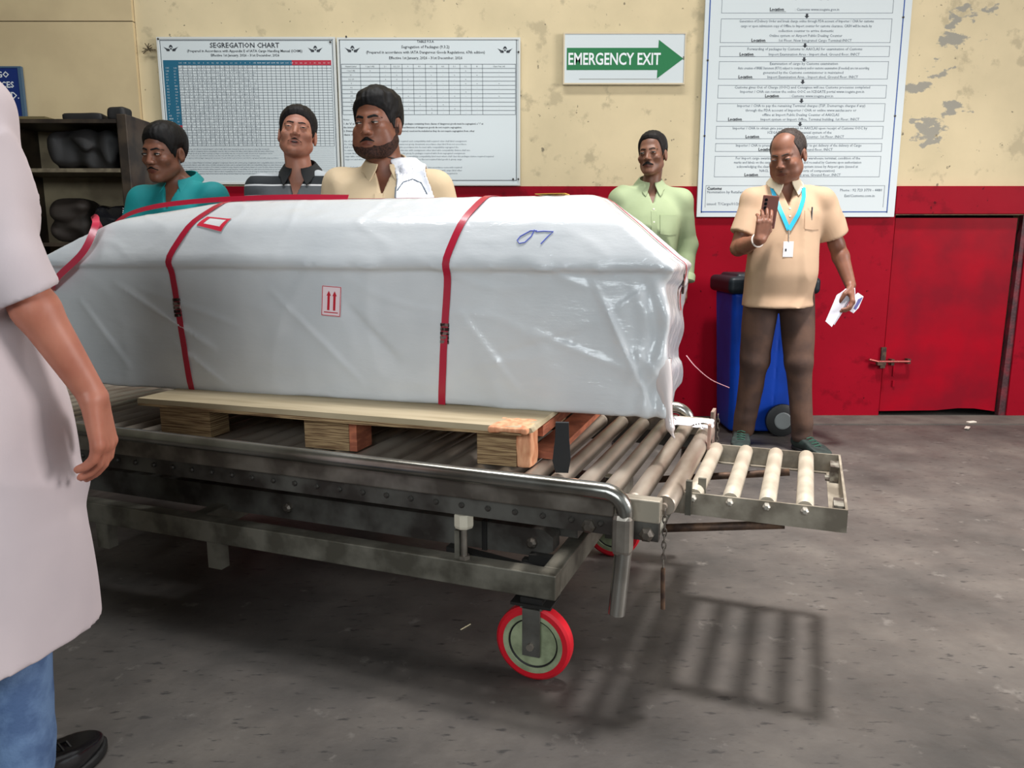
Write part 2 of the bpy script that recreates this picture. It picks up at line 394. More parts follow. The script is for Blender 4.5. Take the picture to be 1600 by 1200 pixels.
# segregation chart
r, W, H = board('segregation_chart_board', 'white segregation chart board with teal and red headed grid, left of the two charts', 'board', -2.197, -1.093, 1.52, 2.403, M_alu)
k = MB(); k.box(0.018, 0.021, -0.001, 0, 0.02, H - 0.018); k.box(W - 0.021, W - 0.018, -0.001, 0, 0.02, H - 0.018); k.box(0.018, W - 0.018, -0.001, 0, H - 0.021, H - 0.018); tag(k.build('border_line', M_ink, r), kind='stuff')
g = MB(); emblem(g, 0.085, H - 0.06, 0.048); emblem(g, W - 0.125, H - 0.065, 0.048); tag(g.build('emblem', M_ink, r), kind='stuff')
top = H - 0.135; bot = 0.235; left = 0.03; mid = 0.122; right = W - 0.03
g = MB(); g.box(left, mid, -0.001, 0, 0.36, top); g.box(mid, 0.83, -0.001, 0, top - 0.03, top); tag(g.build('teal_header', M_teal, r), kind='stuff')
g = MB(); g.box(0.83, right, -0.001, 0, top - 0.03, top); g.box(left, mid, -0.001, 0, 0.325, 0.36); tag(g.build('red_header', M_redp, r), kind='stuff')
nx = 33; nzr = 30
tag(lines_mb(mid, right, bot, top - 0.03, [mid + (right - mid) * i / nx for i in range(nx + 1)], [bot + (top - 0.03 - bot) * i / nzr for i in range(nzr + 1)], 0.0017).build('grid_lines', M_thin, r), kind='stuff')
tag(lines_mb(left, right, 0.05, bot, [], [bot - 0.012 * i for i in range(1, 15)], 0.0006).build('ruled_lines', M_thin, r), kind='stuff')
it = [('SEGREGATION CHART', W / 2 - 0.01, H - 0.062, 0.042, 'CENTER', 0.0006), ('(Prepared in Accordance with Appendix E of IATA Cargo Handling Manual (ICHM))', W / 2 - 0.01, H - 0.088, 0.021, 'CENTER', 0.0002), ('Effective 1st January, 2026 - 31st December, 2026', W / 2 - 0.01, H - 0.113, 0.021, 'CENTER', 0.0002)]
text_mesh(it, 'lettering', M_ink, r).location.y = -0.0012
codes = ['1.3C', '1.4S', '2.1', '2.2', '2.3', '3', '4.1', '4.2', '4.3', '5.1', '5.2', '6.1', '6.2', '7', '8', '9', 'ICE', 'RRW', 'RRY', 'EAT', 'HUM', 'PES', 'LHO']
hd = [(codes[i % len(codes)], mid + (right - mid) * (i + 0.5) / nx, top - 0.02, 0.011, 'CENTER') for i in range(nx)]
hd += [(codes[i % len(codes)], left + 0.012, top - 0.05 - i * 0.0178, 0.012, 'LEFT') for i in range(20)] + [(codes[(i * 3) % len(codes)], mid - 0.03, top - 0.05 - i * 0.0178, 0.011, 'LEFT') for i in range(20)]
text_mesh(hd, 'header_lettering', M_wht, r).location.y = -0.0016
cells = []
for i in range(nx):
    for j in range(nzr):
        if random.random() < 0.3: cells.append((random.choice(['X', 'x', '1', '2']), mid + (right - mid) * (i + 0.5) / nx, bot + (top - 0.03 - bot) * (j + 0.25) / nzr, 0.012, 'CENTER'))
text_mesh([(' '.join(['x' if random.random() < 0.5 else ' ' for _ in range(60)]), mid + 0.006, bot + (top - 0.03 - bot) * (j + 0.25) / nzr, 0.012, 'LEFT') for j in range(nzr)], 'cell_marks', M_grey, r).location.y = -0.0012
text_mesh([(para(24), left + 0.003, bot - 0.022 - 0.0135 * j, 0.0105, 'LEFT') for j in range(5)] + [(para(26), left + 0.003, bot - 0.105 - 0.0135 * j, 0.0105, 'LEFT') for j in range(6)], 'fine_print', M_grey, r).location.y = -0.0012
g = MB()
for x, z in ((0.012, H - 0.012), (W - 0.03, H - 0.03), (W - 0.012, 0.02)): g.lathe([(0.006, 0), (0.006, -0.004), (0.003, -0.006)], (x, -0.003, z), 'y', 10)
tag(g.build('screw', M_screw, r), kind='stuff')
# table board
r, W, H = board('packages_table_board', 'white dangerous goods packages table board behind the man with the towel', 'board', -1.083, 0.052, 1.512, 2.4, M_alu)
k = MB(); k.box(0.014, 0.018, -0.001, 0, 0.03, H - 0.01); k.box(W - 0.026, W - 0.022, -0.001, 0, 0.03, H - 0.01); k.box(0.014, W - 0.022, -0.001, 0, H - 0.014, H - 0.01); k.box(0.014, W - 0.022, -0.001, 0, 0.03, 0.034); tag(k.build('border_line', M_ink, r), kind='stuff')
g = MB(); emblem(g, 0.095, H - 0.062, 0.05); emblem(g, W - 0.095, H - 0.066, 0.05); tag(g.build('emblem', M_ink, r), kind='stuff')
it = [('TABLE 9.3.A', W / 2 - 0.02, H - 0.03, 0.02, 'CENTER', 0.0002), ('Segregation of Packages (9.3.2)', W / 2 - 0.02, H - 0.062, 0.024, 'CENTER', 0.0002), ('(Prepared in accordance with IATA Dangerous Goods Regulations, 67th edition)', W / 2 - 0.02, H - 0.093, 0.0225, 'CENTER', 0.0002), ('Effective 1st January, 2026 - 31st December, 2026', W / 2 - 0.02, H - 0.126, 0.0225, 'CENTER', 0.0002)]
cs = [0.022, 0.14, 0.26, 0.33, 0.40, 0.47, 0.545, 0.615, 0.69, 0.76, 0.83, 0.90, W - 0.03]; tz = H - 0.155; tb = H - 0.455
hdr = ['Hazard Label', '1 (ex 1.4S)', '2.1', '2.2, 2.3', '3', '4.1', '4.2', '4.3', '5.1', '5.2', '8', 'Class 9 & 1.4S']
it += [(hdr[i], (cs[i] + cs[i + 1]) / 2, tz - 0.018, 0.013, 'CENTER') for i in range(12)]
rows = ['1 (ex 1.4S)', '2.1', '2.2, 2.3', '3', '4.1', '4.2', '4.3', '5.1', '5.2', '8', '9']
for j, t in enumerate(rows):
    it.append((t, (cs[0] + cs[1]) / 2, tz - 0.043 - j * 0.025, 0.012, 'CENTER'))
    for i in range(1, 12): it.append((random.choice(['-', '-', 'x']), (cs[i] + cs[i + 1]) / 2, tz - 0.043 - j * 0.025, 0.012, 'CENTER'))
it += [('Notes:', 0.022, tb - 0.035, 0.015, 'LEFT'),
       ('1. An "x" at the intersection of a row and column indicates that packages containing these classes of dangerous goods must be segregated, a "-" at', 0.022, tb - 0.06, 0.0152, 'LEFT', 0.0002, 0.98),
       ('the intersection indicates that packages containing these classes/divisions of dangerous goods do not require segregation.', 0.022, tb - 0.082, 0.0152, 'LEFT', 0.0002, 1.0),
       ('2. Divisions 4.1 and Classes 6, 7 and 9 (other than lithium batteries) need not be included as they do not require segregation from other', 0.022, tb - 0.104, 0.0152, 'LEFT', 0.0002, 0.98), ('classes of dangerous goods.', 0.022, tb - 0.126, 0.0152, 'LEFT', 0.0002)]
text_mesh(it, 'lettering', M_ink, r).location.y = -0.0012
tag(lines_mb(cs[0], cs[-1], tb, tz, cs, [tz - 0.025 * i for i in range(13)], 0.0022).build('grid_lines', M_thin, r), kind='stuff')
text_mesh([(para(19), 0.022, tb - 0.165 - 0.0185 * j, 0.0145, 'LEFT') for j in range(7)] + [(para(19 if j < 3 else 9), 0.022, tb - 0.325 - 0.0185 * j, 0.0145, 'LEFT') for j in range(4)], 'fine_print', M_grey, r).location.y = -0.0012
g = MB()
for x, z in ((0.06, H + 0.004), (W - 0.012, H - 0.085), (W - 0.012, 0.04), (W - 0.045, 0.04)): g.lathe([(0.006, 0), (0.006, -0.004), (0.003, -0.006)], (x, -0.003, z), 'y', 10)
tag(g.build('screw', M_screw, r), kind='stuff')
# flow chart board, hung a touch askew
r, W, H = board('procedure_flowchart_board', 'tall white procedure flowchart board with blue border behind the man with the phone', 'board', 1.187, 2.455, 1.317, 3.12, M_alu, fr=0.0)
g = MB(); a, b_ = 0.022, 0.034
for o_, t in ((0.025, 0.007),): g.box(o_, o_ + t, -0.001, 0, o_, H - o_); g.box(W - 0.052, W - 0.052 + t, -0.001, 0, o_, H - o_); g.box(o_, W - 0.045, -0.001, 0, o_ + 0.003, o_ + 0.003 + t)
tag(g.build('border_line', M_bluep, r), kind='stuff')
def zpx(y): return 1.313 + (338 - y) * (2.626 - 1.313) / 338 - 1.317
boxes = [(-28, 22, ['Granting and endorsement of BILL by Customs system & e-payment of duty by importer through', 'ICEGATE portal : www.icegate.gov.in', ': Customs www.icegate.gov.in']),
         (30, 66, ['Generation of Delivery Order and break charge online through PDA account of Importer / CHA for customs', 'cargo or upon submission copy of Offline to Import counter for customs clearance. CASH will be made by', 'collection counter to arrive domestic', 'Online system or Airport Public Dealing Counter', '1st Floor, New Integrated Cargo Terminal-INICT']),
         (71, 87, ['Forwarding of packages by Customs to AAICLAS for examination of Customs', 'Import Examination Area - Import shed, Ground floor, INICT']),
         (94, 121, ['Examination of cargo by Customs examination', 'Auto creation of BRBE Statement (RTO) subject to compulsory and/or customs examination (if needed) are run according', 'generated by the Customs commissioner is maintained', 'Import Examination Area - Import shed, Ground floor, INICT']),
         (130, 150, ['Customs gives Out of Charge (OOC) and Consignee will see Customs processes completed', 'Importer / CHA can review the online OOC on ICEGATE portal www.icegate.gov.in', ': Customs www.icegate.gov.in']),
         (158, 186, ['Importer / CHA to pay the remaining Terminal charges (TSP, Demurrage charges if any)', 'through the PDA account of Importer / CHA or online www.aaiclas.aero or', 'offline at Import Public Dealing Counter of AAICLAS', 'Import system or Import Office, Terminal building, 1st Floor, INICT']),
         (193, 213, ['Importer / CHA to obtain gate pass and submit to AAICLAS upon receipt of Customs OOC by', 'ICEGATE portal or by manual system of the', 'Import Public Dealing Counter, 1st Floor, INICT']),
         (220, 233, ['Importer / CHA to present the gate pass to AAICLAS to get delivery of the delivery of Cargo', 'Import shed, Ground floor, INICT']),
         (240, 273, ['For Import cargo awaiting customs clearance in the warehouse terminal, condition of the', 'marks and labels on the cargo shipment to be checked and re-sealed by Customs upon authorization', 'acknowledging the clearance and to establish the system issues by Airport gate (issued at', 'NACL and AICL for cargo reports of compensation)', 'Import shed delivery area, Ground floor, INICT'])]
g = MB(); it = []; il = []; un = MB()
for n, (ya, yb, tx) in enumerate(boxes):
    za, zb = zpx(ya), zpx(yb); xl, xr = 0.10 - 0.004 * n * 0, W - 0.115
    for bx in ((xl, xr, za - 0.002, za), (xl, xr, zb, zb + 0.002), (xl, xl + 0.002, zb, za), (xr - 0.002, xr, zb, za)): g.box(bx[0], bx[1], -0.001, 0, bx[2], bx[3])
    stp = (za - zb) / len(tx); cx = (xl + xr) / 2
    for q, t in enumerate(tx):
        zz = za - stp * (q + 0.78)
        last = q == len(tx) - 1
        it.append((t, cx + (0.06 if last else 0), zz, 0.0225, 'CENTER', 0, min(1, 0.98 / (len(t) * 0.0116 + 1e-6))))
        if last:
            hw = len(t) * 0.0115 * 0.5; il.append(('Location', cx - hw - 0.07, zz, 0.025, 'LEFT', 0.0008)); un.box(cx - hw - 0.07, cx - hw + 0.03, -0.001, 0, zz - 0.006, zz - 0.004)
    if n < 7 and ya > -99:
        zq = zb - 0.003; un.box(cx - 0.007, cx + 0.007, -0.001, 0, zq - 0.014, zq); un.prism([(cx - 0.015, zq - 0.013), (cx + 0.015, zq - 0.013), (cx, zq - 0.027)], -0.001, 0)
g.box(0.05, W - 0.075, -0.001, 0, zpx(287), zpx(287) + 0.002); g.box(0.05, 0.052, -0.001, 0, 0.06, zpx(287)); g.box(W - 0.077, W - 0.075, -0.001, 0, 0.06, zpx(287))
tag(g.build('outline', M_grey, r), kind='stuff'); tag(un.build('arrow', M_ink, r), kind='stuff')
text_mesh(it + [('Nomination by Retailer', 0.06, zpx(299), 0.024, 'LEFT'), ('issued: T/Cargo/01/2025 the', 0.06, zpx(318), 0.024, 'LEFT'), ('Phone : 92 723 3770 - 4480', W - 0.36, zpx(296), 0.024, 'LEFT'), ('Ext/Customs.com.in', W - 0.33, zpx(305), 0.024, 'LEFT')], 'fine_print', M_grey, r).location.y = -0.0012
text_mesh(il + [('Customs', 0.058, zpx(293.5), 0.026, 'LEFT', 0.0008)], 'lettering', M_ink, r).location.y = -0.0012
g = MB()
for x, z in ((0.028, 0.95), (0.028, 0.5), (W - 0.048, 1.2), (W - 0.048, 0.62), (W - 0.045, 1.6)): g.lathe([(0.006, 0), (0.006, -0.004), (0.003, -0.006)], (x, 0, z), 'y', 10)
tag(g.build('screw', M_screw, r), kind='stuff')
# exit sign
r, W, H = board('emergency_exit_sign', 'white emergency exit sign with a green arrow pointing right', 'sign', 0.318, 1.077, 2.125, 2.429, mat('sign_cream_edge', (206, 190, 160), 0.6), fr=0.008)
M_gr = mat('green_print', (16, 112, 62), 0.5)
MB().prism([(0.022, 0.085), (0.022, 0.215), (0.588, 0.215), (0.59, 0.262), (0.745, 0.152), (0.585, 0.035), (0.587, 0.085)][::-1], -0.0012, 0.0).build('arrow', M_gr, r)
text_mesh([('EMERGENCY EXIT', 0.028, 0.117, 0.098, 'LEFT', 0.0018, 0.73)], 'lettering', M_wht, r, res=3).location.y = -0.0018
sc = MB(); sc.box(0.10, 0.6, -0.0008, 0, 0.03, 0.033)
sc.box(0.742, 0.757, -0.001, 0, 0.145, 0.165); sc.build('grime_mark', mat('grime', (120, 120, 112), 0.8), r)
# blue poster at the far left
r = empty('blue_notice_board', (-3.6, WY - 0.065, 1.80)); tag(r, 'dark blue notice board with white lettering on the wall at far left', 'board')
MB().box(0, 0.545, 0, 0.02, 0, 0.415).build('board_sheet', mat('navy_board', (18, 44, 110), 0.4), r)
fr = MB(); fr.box(0.545, 0.565, -0.003, 0.02, -0.01, 0.425); fr.box(0, 0.545, -0.003, 0.02, 0.415, 0.425); fr.build('edge_frame', mat('blue_frame', (70, 96, 120), 0.5), r)
text_mesh([('CARGO', 0.40, 0.36, 0.05, 'CENTER', 0.001), ('SERVICES', 0.41, 0.30, 0.05, 'CENTER', 0.001), ('PVT. LTD.', 0.42, 0.235, 0.055, 'CENTER', 0.001), ('office : terminal', 0.40, 0.185, 0.03, 'CENTER', 0.001), ('building floor', 0.40, 0.155, 0.03, 'CENTER', 0.001), ('contact', 0.43, 0.11, 0.03, 'CENTER')], 'lettering', M_wht, r).location.y = -0.001
# nail clump by the chart
g = MB(); random.seed(5)
for i in range(14):
    a = random.random() * 6.28; q = 0.012 + random.random() * 0.022
    g.tube([(0, 0, 0), (q * math.cos(a) * 0.5, -0.015, q * math.sin(a) * 0.5), (q * math.cos(a) * 1.6, -0.008 - random.random() * 0.02, q * math.sin(a))], 0.003, 5)
o = g.build('wire_scrap', mat('dusty_twine', (104, 92, 70), 0.9)); o.location = (-2.26, WY - 0.012, 2.335); tag(o, 'dusty clump of twine on the wall left of the segregation chart', 'twine')
# ---------------------------------------------------------------- dark shelf unit and what stands on it
M_sh = mat('dark_steel_shelf', (44, 36, 30), 0.5, 0.3, c2=(70, 58, 46), scale=9)
M_shl = mat('shelf_edge_dusty', (118, 108, 88), 0.6, c2=(90, 80, 64), scale=20)
sh = empty('shelf_unit', (-2.98, 4.62, 0)); tag(sh, 'dark open metal shelf unit against the left wall', 'shelf')
MB().box(0, 0.03, 0, 0.38, 0, 1.86).build('side_panel', M_sh, sh)
MB().box(0.70, 0.76, 0, 0.38, 0, 1.88, bev=0.006).build('side_panel', M_sh, sh)
MB().box(0.03, 0.70, 0.36, 0.375, 0.05, 1.84).build('back_panel', mat('shelf_back', (150, 136, 108), 0.7, c2=(110, 96, 74), scale=4), sh)
for z in (0.12, 0.62, 1.13, 1.555, 1.83): MB().box(0.03, 0.70, 0.0, 0.36, z, z + 0.022).build('shelf_board', M_shl if z in (1.555,) else M_sh, sh)
def clutter(name, label, cat, c, r_, seed, m, h=0.008, k=0.3, group=None):
    def F(P):
        d = rbox(P, (0, 0, r_[2]), r_, min(r_) * 0.5); return d + 0.25 * min(r_) * folds(P, 30, seed)
    o = sdf_obj(name, lambda P: np.maximum(F(P), -P[:, 2]), (-r_[0] * 1.4, -r_[1] * 1.4, -0.02), (r_[0] * 1.4, r_[1] * 1.4, r_[2] * 2.4), h, m)
    o.location = c; return tag(o, label, cat, group)
M_blk = mat('black_bundle', (26, 24, 24), 0.6); M_blk2 = mat('dark_brown_bundle', (40, 32, 26), 0.7)
clutter('cloth_bundle', 'flat black cloth bundle lying on top of the shelf unit', 'bundle', (-2.52, 4.80, 1.853), (0.12, 0.10, 0.022), 3, M_blk)
clutter('cloth_pouch', 'small black rounded pouch on the top right corner of the shelf unit', 'bag', (-2.315, 4.75, 1.853), (0.05, 0.06, 0.04), 4, M_blk)
c_ = MB().box(-0.15, 0.13, -0.1, 0.1, 0, 0.012, bev=0.002).box(-0.14, 0.1, -0.09, 0.09, 0.0125, 0.022, bev=0.002).build('cardboard_folder', mat('olive_card', (104, 92, 60), 0.7)); c_.location = (-2.815, 4.76, 1.853); tag(c_, 'olive cardboard folders lying flat on top of the shelf unit', 'folder')
clutter('black_bag', 'black bag filling the upper shelf of the dark shelf unit', 'bag', (-2.52, 4.80, 1.578), (0.20, 0.13, 0.105), 8, M_blk)
clutter('black_helmet', 'shiny black rounded helmet on the shelf below the bag', 'helmet', (-2.40, 4.78, 1.153), (0.11, 0.11, 0.10), 9, mat('glossy_black', (22, 22, 26), 0.2, coat=0.6))
clutter('brown_carton', 'dark brown carton on the middle shelf left of the helmet', 'carton', (-2.66, 4.82, 1.153), (0.12, 0.11, 0.12), 10, M_blk2)
# ---------------------------------------------------------------- wheeled bin
bn = empty('wheeled_bin', (1.53, 4.72, 0)); tag(bn, 'blue wheeled bin with a black lid behind the man with the phone', 'bin')
M_bin = mat('blue_plastic', (10, 66, 176), 0.5, c2=(8, 56, 152), scale=3, spec=0.25)
M_lid = mat('black_plastic', (22, 30, 36), 0.45, spec=0.25)
def taper(P):
    z = P[:, 2]; t = np.clip(z / 0.86, 0, 1); hx = 0.205 + 0.03 * t; hy = 0.16 + 0.05 * t
    q = np.stack([np.abs(P[:, 0]) - hx + 0.04, np.abs(P[:, 1]) - hy + 0.04], 1)
    d = np.linalg.norm(np.maximum(q, 0), axis=1) + np.minimum(q.max(1), 0) - 0.04
    d = smin(d, 10 + d, 0.01)
    d = d + 0.004 * (np.abs(((P[:, 0] + 0.5) % 0.10) - 0.05) < 0.006)
    return np.maximum(np.maximum(d, -z + 0.02), z - 0.86)
sdf_obj('bin_body', taper, (-0.26, -0.24, 0), (0.26, 0.24, 0.9), 0.010, M_bin, bn)
def lidf(P):
    d = rbox(P, (0, 0, 0.905), (0.268, 0.235, 0.05), 0.03); d = smin(d, rbox(P, (0, 0.0, 0.955), (0.21, 0.18, 0.018), 0.015), 0.01)
    return d
sdf_obj('bin_lid', lidf, (-0.29, -0.26, 0.84), (0.29, 0.26, 0.99), 0.007, M_lid, bn)
MB().tube([(-0.17, -0.252, 0.93), (-0.17, -0.258, 0.945), (0.17, -0.258, 0.945), (0.17, -0.252, 0.93)], 0.010, 10).build('lid_handle', M_lid, bn, True)
for sy in (-0.205, 0.215):
    wz = MB().lathe([(0.02, -0.02), (0.075, -0.02), (0.098, -0.012), (0.1, 0), (0.098, 0.012), (0.075, 0.02), (0.02, 0.02)], (0.095, sy, 0.1), 'y', 28).build('wheel', mat('rubber_black', (22, 24, 25), 0.5), bn, 'auto')
    MB().lathe([(0.045, -0.024), (0.052, -0.022), (0.045, -0.02)], (0.095, sy, 0.1), 'y', 24).build('hub_ring', mat('hub_grey', (110, 116, 116), 0.4), wz)
# ---------------------------------------------------------------- roller trolley; local x runs along it (to the right), y away from the camera
M_steel = mat('worn_stainless', (158, 150, 140), 0.38, 0.75, c2=(108, 100, 92), scale=7, bump=0.15, bscale=40)
M_chan = mat('grimy_steel', (112, 110, 104), 0.5, 0.6, c2=(66, 60, 56), scale=6, bump=0.25, bscale=40)
M_frame = mat('galvanised_frame', (132, 128, 116), 0.5, 0.5, c2=(90, 86, 76), scale=9, bump=0.15)
M_chrome = mat('polished_tube', (186, 184, 178), 0.24, 0.95, c2=(140, 136, 128), scale=5)
M_roll = mat('dusty_roller', (180, 168, 154), 0.42, 0.55, c2=(138, 122, 108), scale=10, bump=0.1, stretch=(1, 0.25, 1))
M_bk = mat('blackened_steel', (40, 38, 36), 0.6, 0.4); M_rust = mat('rusty_steel', (110, 84, 66), 0.6, 0.5, c2=(70, 54, 46), scale=25)
tr = empty('roller_trolley', (0.049, 1.856, 0), -math.radians(21)); tag(tr, 'grey steel roller-bed trolley on red wheels carrying the white wrapped crate', 'trolley')
L0 = -2.70
def tb(name, m, *a, **k): return MB().box(*a, **k).build(name, m, tr)
tb('base_beam', M_frame, L0, 0.066, 0.0, 0.05, 0.237, 0.305, bev=0.003)
tb('base_beam', M_frame, L0, 0.066, 0.88, 0.93, 0.237, 0.305, bev=0.003)
for s in (0.016, -1.15, L0): tb('cross_beam', M_frame, s + 0.0005, s + 0.0495, 0.0505, 0.8795, 0.238, 0.304, bev=0.003)
for s in (-1.06, -1.52): tb('bracket_stub', M_frame, s, s + 0.05, 0.004, 0.04, 0.152, 0.2365)
tb('bracket_stub', M_frame, -1.06, -1.01, 0.89, 0.92, 0.152, 0.2365)
MB().prism([(-2.1, 0.285), (-0.03, 0.285), (0.01, 0.305), (0.01, 0.345), (-0.02, 0.365), (-2.1, 0.365)], 0.15, 0.21).build('lift_beam', M_chan, tr)
MB().prism([(-2.1, 0.285), (-0.03, 0.285), (0.01, 0.305), (0.01, 0.345), (-0.02, 0.365), (-2.1, 0.365)], 0.68, 0.74).build('lift_beam', M_chan, tr)
for q in (-0.05, -0.86): MB().lathe([(0.015, 0), (0.015, -0.012), (0.008, -0.018)], (q, 0.15, 0.325), 'y', 8).build('bolt', M_steel, tr)
tb('clamp_band', M_bk, -0.20, -0.185, 0.145, 0.215, 0.282, 0.368)
MB().prism([(-0.28, 0.275), (0.0, 0.242), (0.0, 0.275), (-0.28, 0.305)][::-1], 0.08, 0.11).build('tilt_arm', M_bk, tr)
MB().prism([(-0.09, 0.245), (0.0155, 0.245), (0.0155, 0.30), (-0.05, 0.30), (-0.05, 0.283), (-0.07, 0.283), (-0.07, 0.266), (-0.09, 0.266)], 0.12, 0.145).build('stop_block', M_bk, tr)
tb('end_plate', M_chan, -0.02, 0.06, 0.22, 0.60, 0.3255, 0.385)
# near and far roller channels
for c, q in ((0.0, 1), (0.88, -1)):
    y0, y1 = (0.004, 0.012) if q > 0 else (0.918, 0.926)
    tb('roller_channel', M_chan, L0, 0.22, y0, y1, 0.434, 0.489)
    a, b = (-0.022, 0.030) if q > 0 else (0.90, 0.952)
    tb('top_channel', M_steel, L0, 0.215, a, b, 0.489, 0.541, bev=0.004)
    tb('corner_plate', mat('warm_plate', (168, 158, 142), 0.5, 0.35, c2=(126, 116, 102), scale=12), 0.2155, 0.325, a + 0.012, b - 0.004 if q > 0 else b, 0.482, 0.538, bev=0.003)
    tb('corner_plate', M_chan, 0.2205, 0.322, a + 0.02, b - 0.01, 0.434, 0.4815)
bolt_me = MB().lathe([(0.008, 0.0), (0.008, -0.005), (0.005, -0.009)], (0, 0, 0), 'y', 8).mesh('bolt'); bolt_me.materials.append(M_chan)
ss = [0.33 - 0.075 * i for i in range(36)]
for i in range(37): share('bolt', bolt_me, tr, (0.18 - 0.075 * i, 0.004, 0.462))
big = MB().lathe([(0.018, 0), (0.018, -0.012), (0.009, -0.02)], (0, 0, 0), 'y', 6).mesh('bolt'); big.materials.append(M_steel)
share('bolt', big, tr, (0.150, 0.004, 0.452)); share('bolt', big, tr, (0.295, -0.002, 0.452))
R_ = 0.0235
rm = MB().lathe([(0.007, 0.012), (0.007, 0.032), (R_ - 0.003, 0.032), (R_, 0.036), (R_, 0.872), (R_ - 0.003, 0.876), (0.007, 0.876), (0.007, 0.918)], (0, 0, 0), 'y', 20).mesh('roller')
rm.materials.append(M_roll); rm.polygons.foreach_set('use_smooth', [True] * len(rm.polygons)); rm.set_sharp_from_angle(angle=0.6)
for i in range(40):
    if i == 0: continue
    share('roller', rm, tr, (0.33 - 0.075 * i, 0, 0.515), (0, i * 1.3, 0))
MB().lathe([(0.008, 0.03), (0.008, 0.045), (0.024, 0.045), (0.027, 0.05), (0.027, 0.86), (0.024, 0.865), (0.008, 0.865), (0.008, 0.90)], (0.327, 0, 0.512), 'y', 22).build('end_roller', M_roll, tr, 'auto')
MB().tube([(0.30, 0.03, 0.44), (0.30, 0.90, 0.44)], 0.019, 14).build('end_cross_tube', M_frame, tr, True)
tb('far_end_bracket', mat('pinkish_dusty_steel', (170, 146, 132), 0.5, 0.3, c2=(120, 100, 90), scale=14), 0.335, 0.345, 0.875, 0.95, 0.44, 0.575)
g = MB(); g.box(0.355, 0.363, 0.63, 0.655, 0.47, 0.585); g.build('upright_tab', mat('flat_bar_pink', (160, 130, 118), 0.5, 0.3), tr)
g = MB(); g.box(0.36, 0.375, 0.155, 0.17, 0.455, 0.545); g.box(0.38, 0.40, 0.24, 0.25, 0.45, 0.53); g.build('catch_lever', M_frame, tr)
# guard rails: polished tube bent down at both ends, held in a sleeve
def rail(c, nm):
    pts = [(-2.82, c, 0.26), (-2.82, c, 0.52)]
    for k in range(1, 7):
        a = k / 6 * math.pi / 2; pts.append((-2.82 + 0.05 * (1 - math.cos(a)), c, 0.52 + 0.045 * math.sin(a)))
    pts += [(-1.2, c, 0.567), (0.17, c, 0.562)]
    for k in range(1, 8):
        a = k / 7 * math.pi / 2; pts.append((0.195 + 0.055 * math.sin(a), c, 0.562 - 0.05 * (1 - math.cos(a))))
    pts += [(0.249, c, 0.43), (0.236, c, 0.258)]
    return MB().tube(pts, 0.0205, 18).build(nm, M_chrome, tr, 'auto')
rail(-0.048, 'guard_rail'); rail(0.978, 'guard_rail')
for c in (-0.048, 0.978):
    MB().box(0.222, 0.270, c - 0.0225, c + 0.0225, 0.41, 0.515, bev=0.014).build('rail_sleeve', M_steel, tr)
# levelling screw with white nut
MB().lathe([(0.024, 0.395), (0.027, 0.402), (0.027, 0.431), (0.024, 0.4335)], (-0.197, 0.02, 0), 'z', 8).build('white_nut', mat('white_nylon', (214, 204, 184), 0.5), tr)
MB().lathe([(0.009, 0.306), (0.009, 0.394)], (-0.197, 0.02, 0), 'z', 12).build('threaded_rod', M_steel, tr, 'auto')
tb('rod_bracket', M_frame, -0.222, -0.208, 0.012, 0.03, 0.3055, 0.385)
g = MB(); g.lathe([(0.016, 0.3055), (0.016, 0.316)], (-0.197, 0.02, 0), 'z', 6); g.build('lock_nut', M_steel, tr)
# casters
tyre = MB().lathe([(0.0825, -0.02), (0.096, -0.02), (0.103, -0.014), (0.104, 0), (0.103, 0.014), (0.096, 0.02), (0.083, 0.02)], (0, 0, 0), 'y', 48, closed=True).mesh('tyre')
core = MB().lathe([(0.02, -0.012), (0.066, -0.012), (0.068, -0.016), (0.07, -0.019), (0.0825, -0.019), (0.0825, 0.019), (0.07, 0.019), (0.066, 0.012), (0.02, 0.012)], (0, 0, 0), 'y', 48).mesh('wheel_core')
M_tyre = mat('red_polyurethane', (206, 24, 40), 0.35); M_core = mat('cream_green_wheel', (160, 168, 134), 0.5, c2=(128, 136, 106), scale=20)
tyre.materials.append(M_tyre); core.materials.append(M_core)
fork = MB()
for y in (-0.032, 0.026): fork.box(-0.024, 0.024, y, y + 0.006, 0.075, 0.212)
fork.box(-0.03, 0.03, -0.032, 0.032, 0.2065, 0.214); fm = fork.mesh('fork'); fm.materials.append(M_chan)
axm = MB().lathe([(0.010, -0.042), (0.010, 0.040)], (0, 0, 0.104), 'y', 8).mesh('axle'); axm.materials.append(M_steel)
plm = MB().box(-0.055, 0.055, -0.038, 0.038, 0.2145, 0.222).box(-0.03, 0.03, -0.03, 0.03, 0.222, 0.2365).mesh('caster_plate'); plm.materials.append(M_bk)
for s, c in ((0.002, 0.026), (0.002, 0.904), (-2.62, 0.026), (-2.62, 0.904)):
    ca = bpy.data.objects.new('caster', plm); COL.objects.link(ca); ca.parent = tr; ca.location = (s, c, 0)
    share('tyre', tyre, ca, (0, 0, 0.104)); share('wheel_core', core, ca, (0, 0, 0.104)); share('fork', fm, ca); share('axle', axm, ca)
groove = MB().lathe([(0.064, -0.0125), (0.0685, -0.0125), (0.0685, -0.0165), (0.064, -0.0135)], (0, 0, 0), 'y', 48, closed=True).mesh('groove_ring'); groove.materials.append(M_bk)
for ca in [o for o in tr.children if o.name.startswith('caster')]:
    for wc in [o for o in ca.children if o.name.startswith('wheel_core')]: pass
    share('groove_ring', groove, ca, (0, 0, 0.104))
for me in (tyre, core):
    me.polygons.foreach_set('use_smooth', [True] * len(me.polygons)); me.set_sharp_from_angle(angle=0.5)
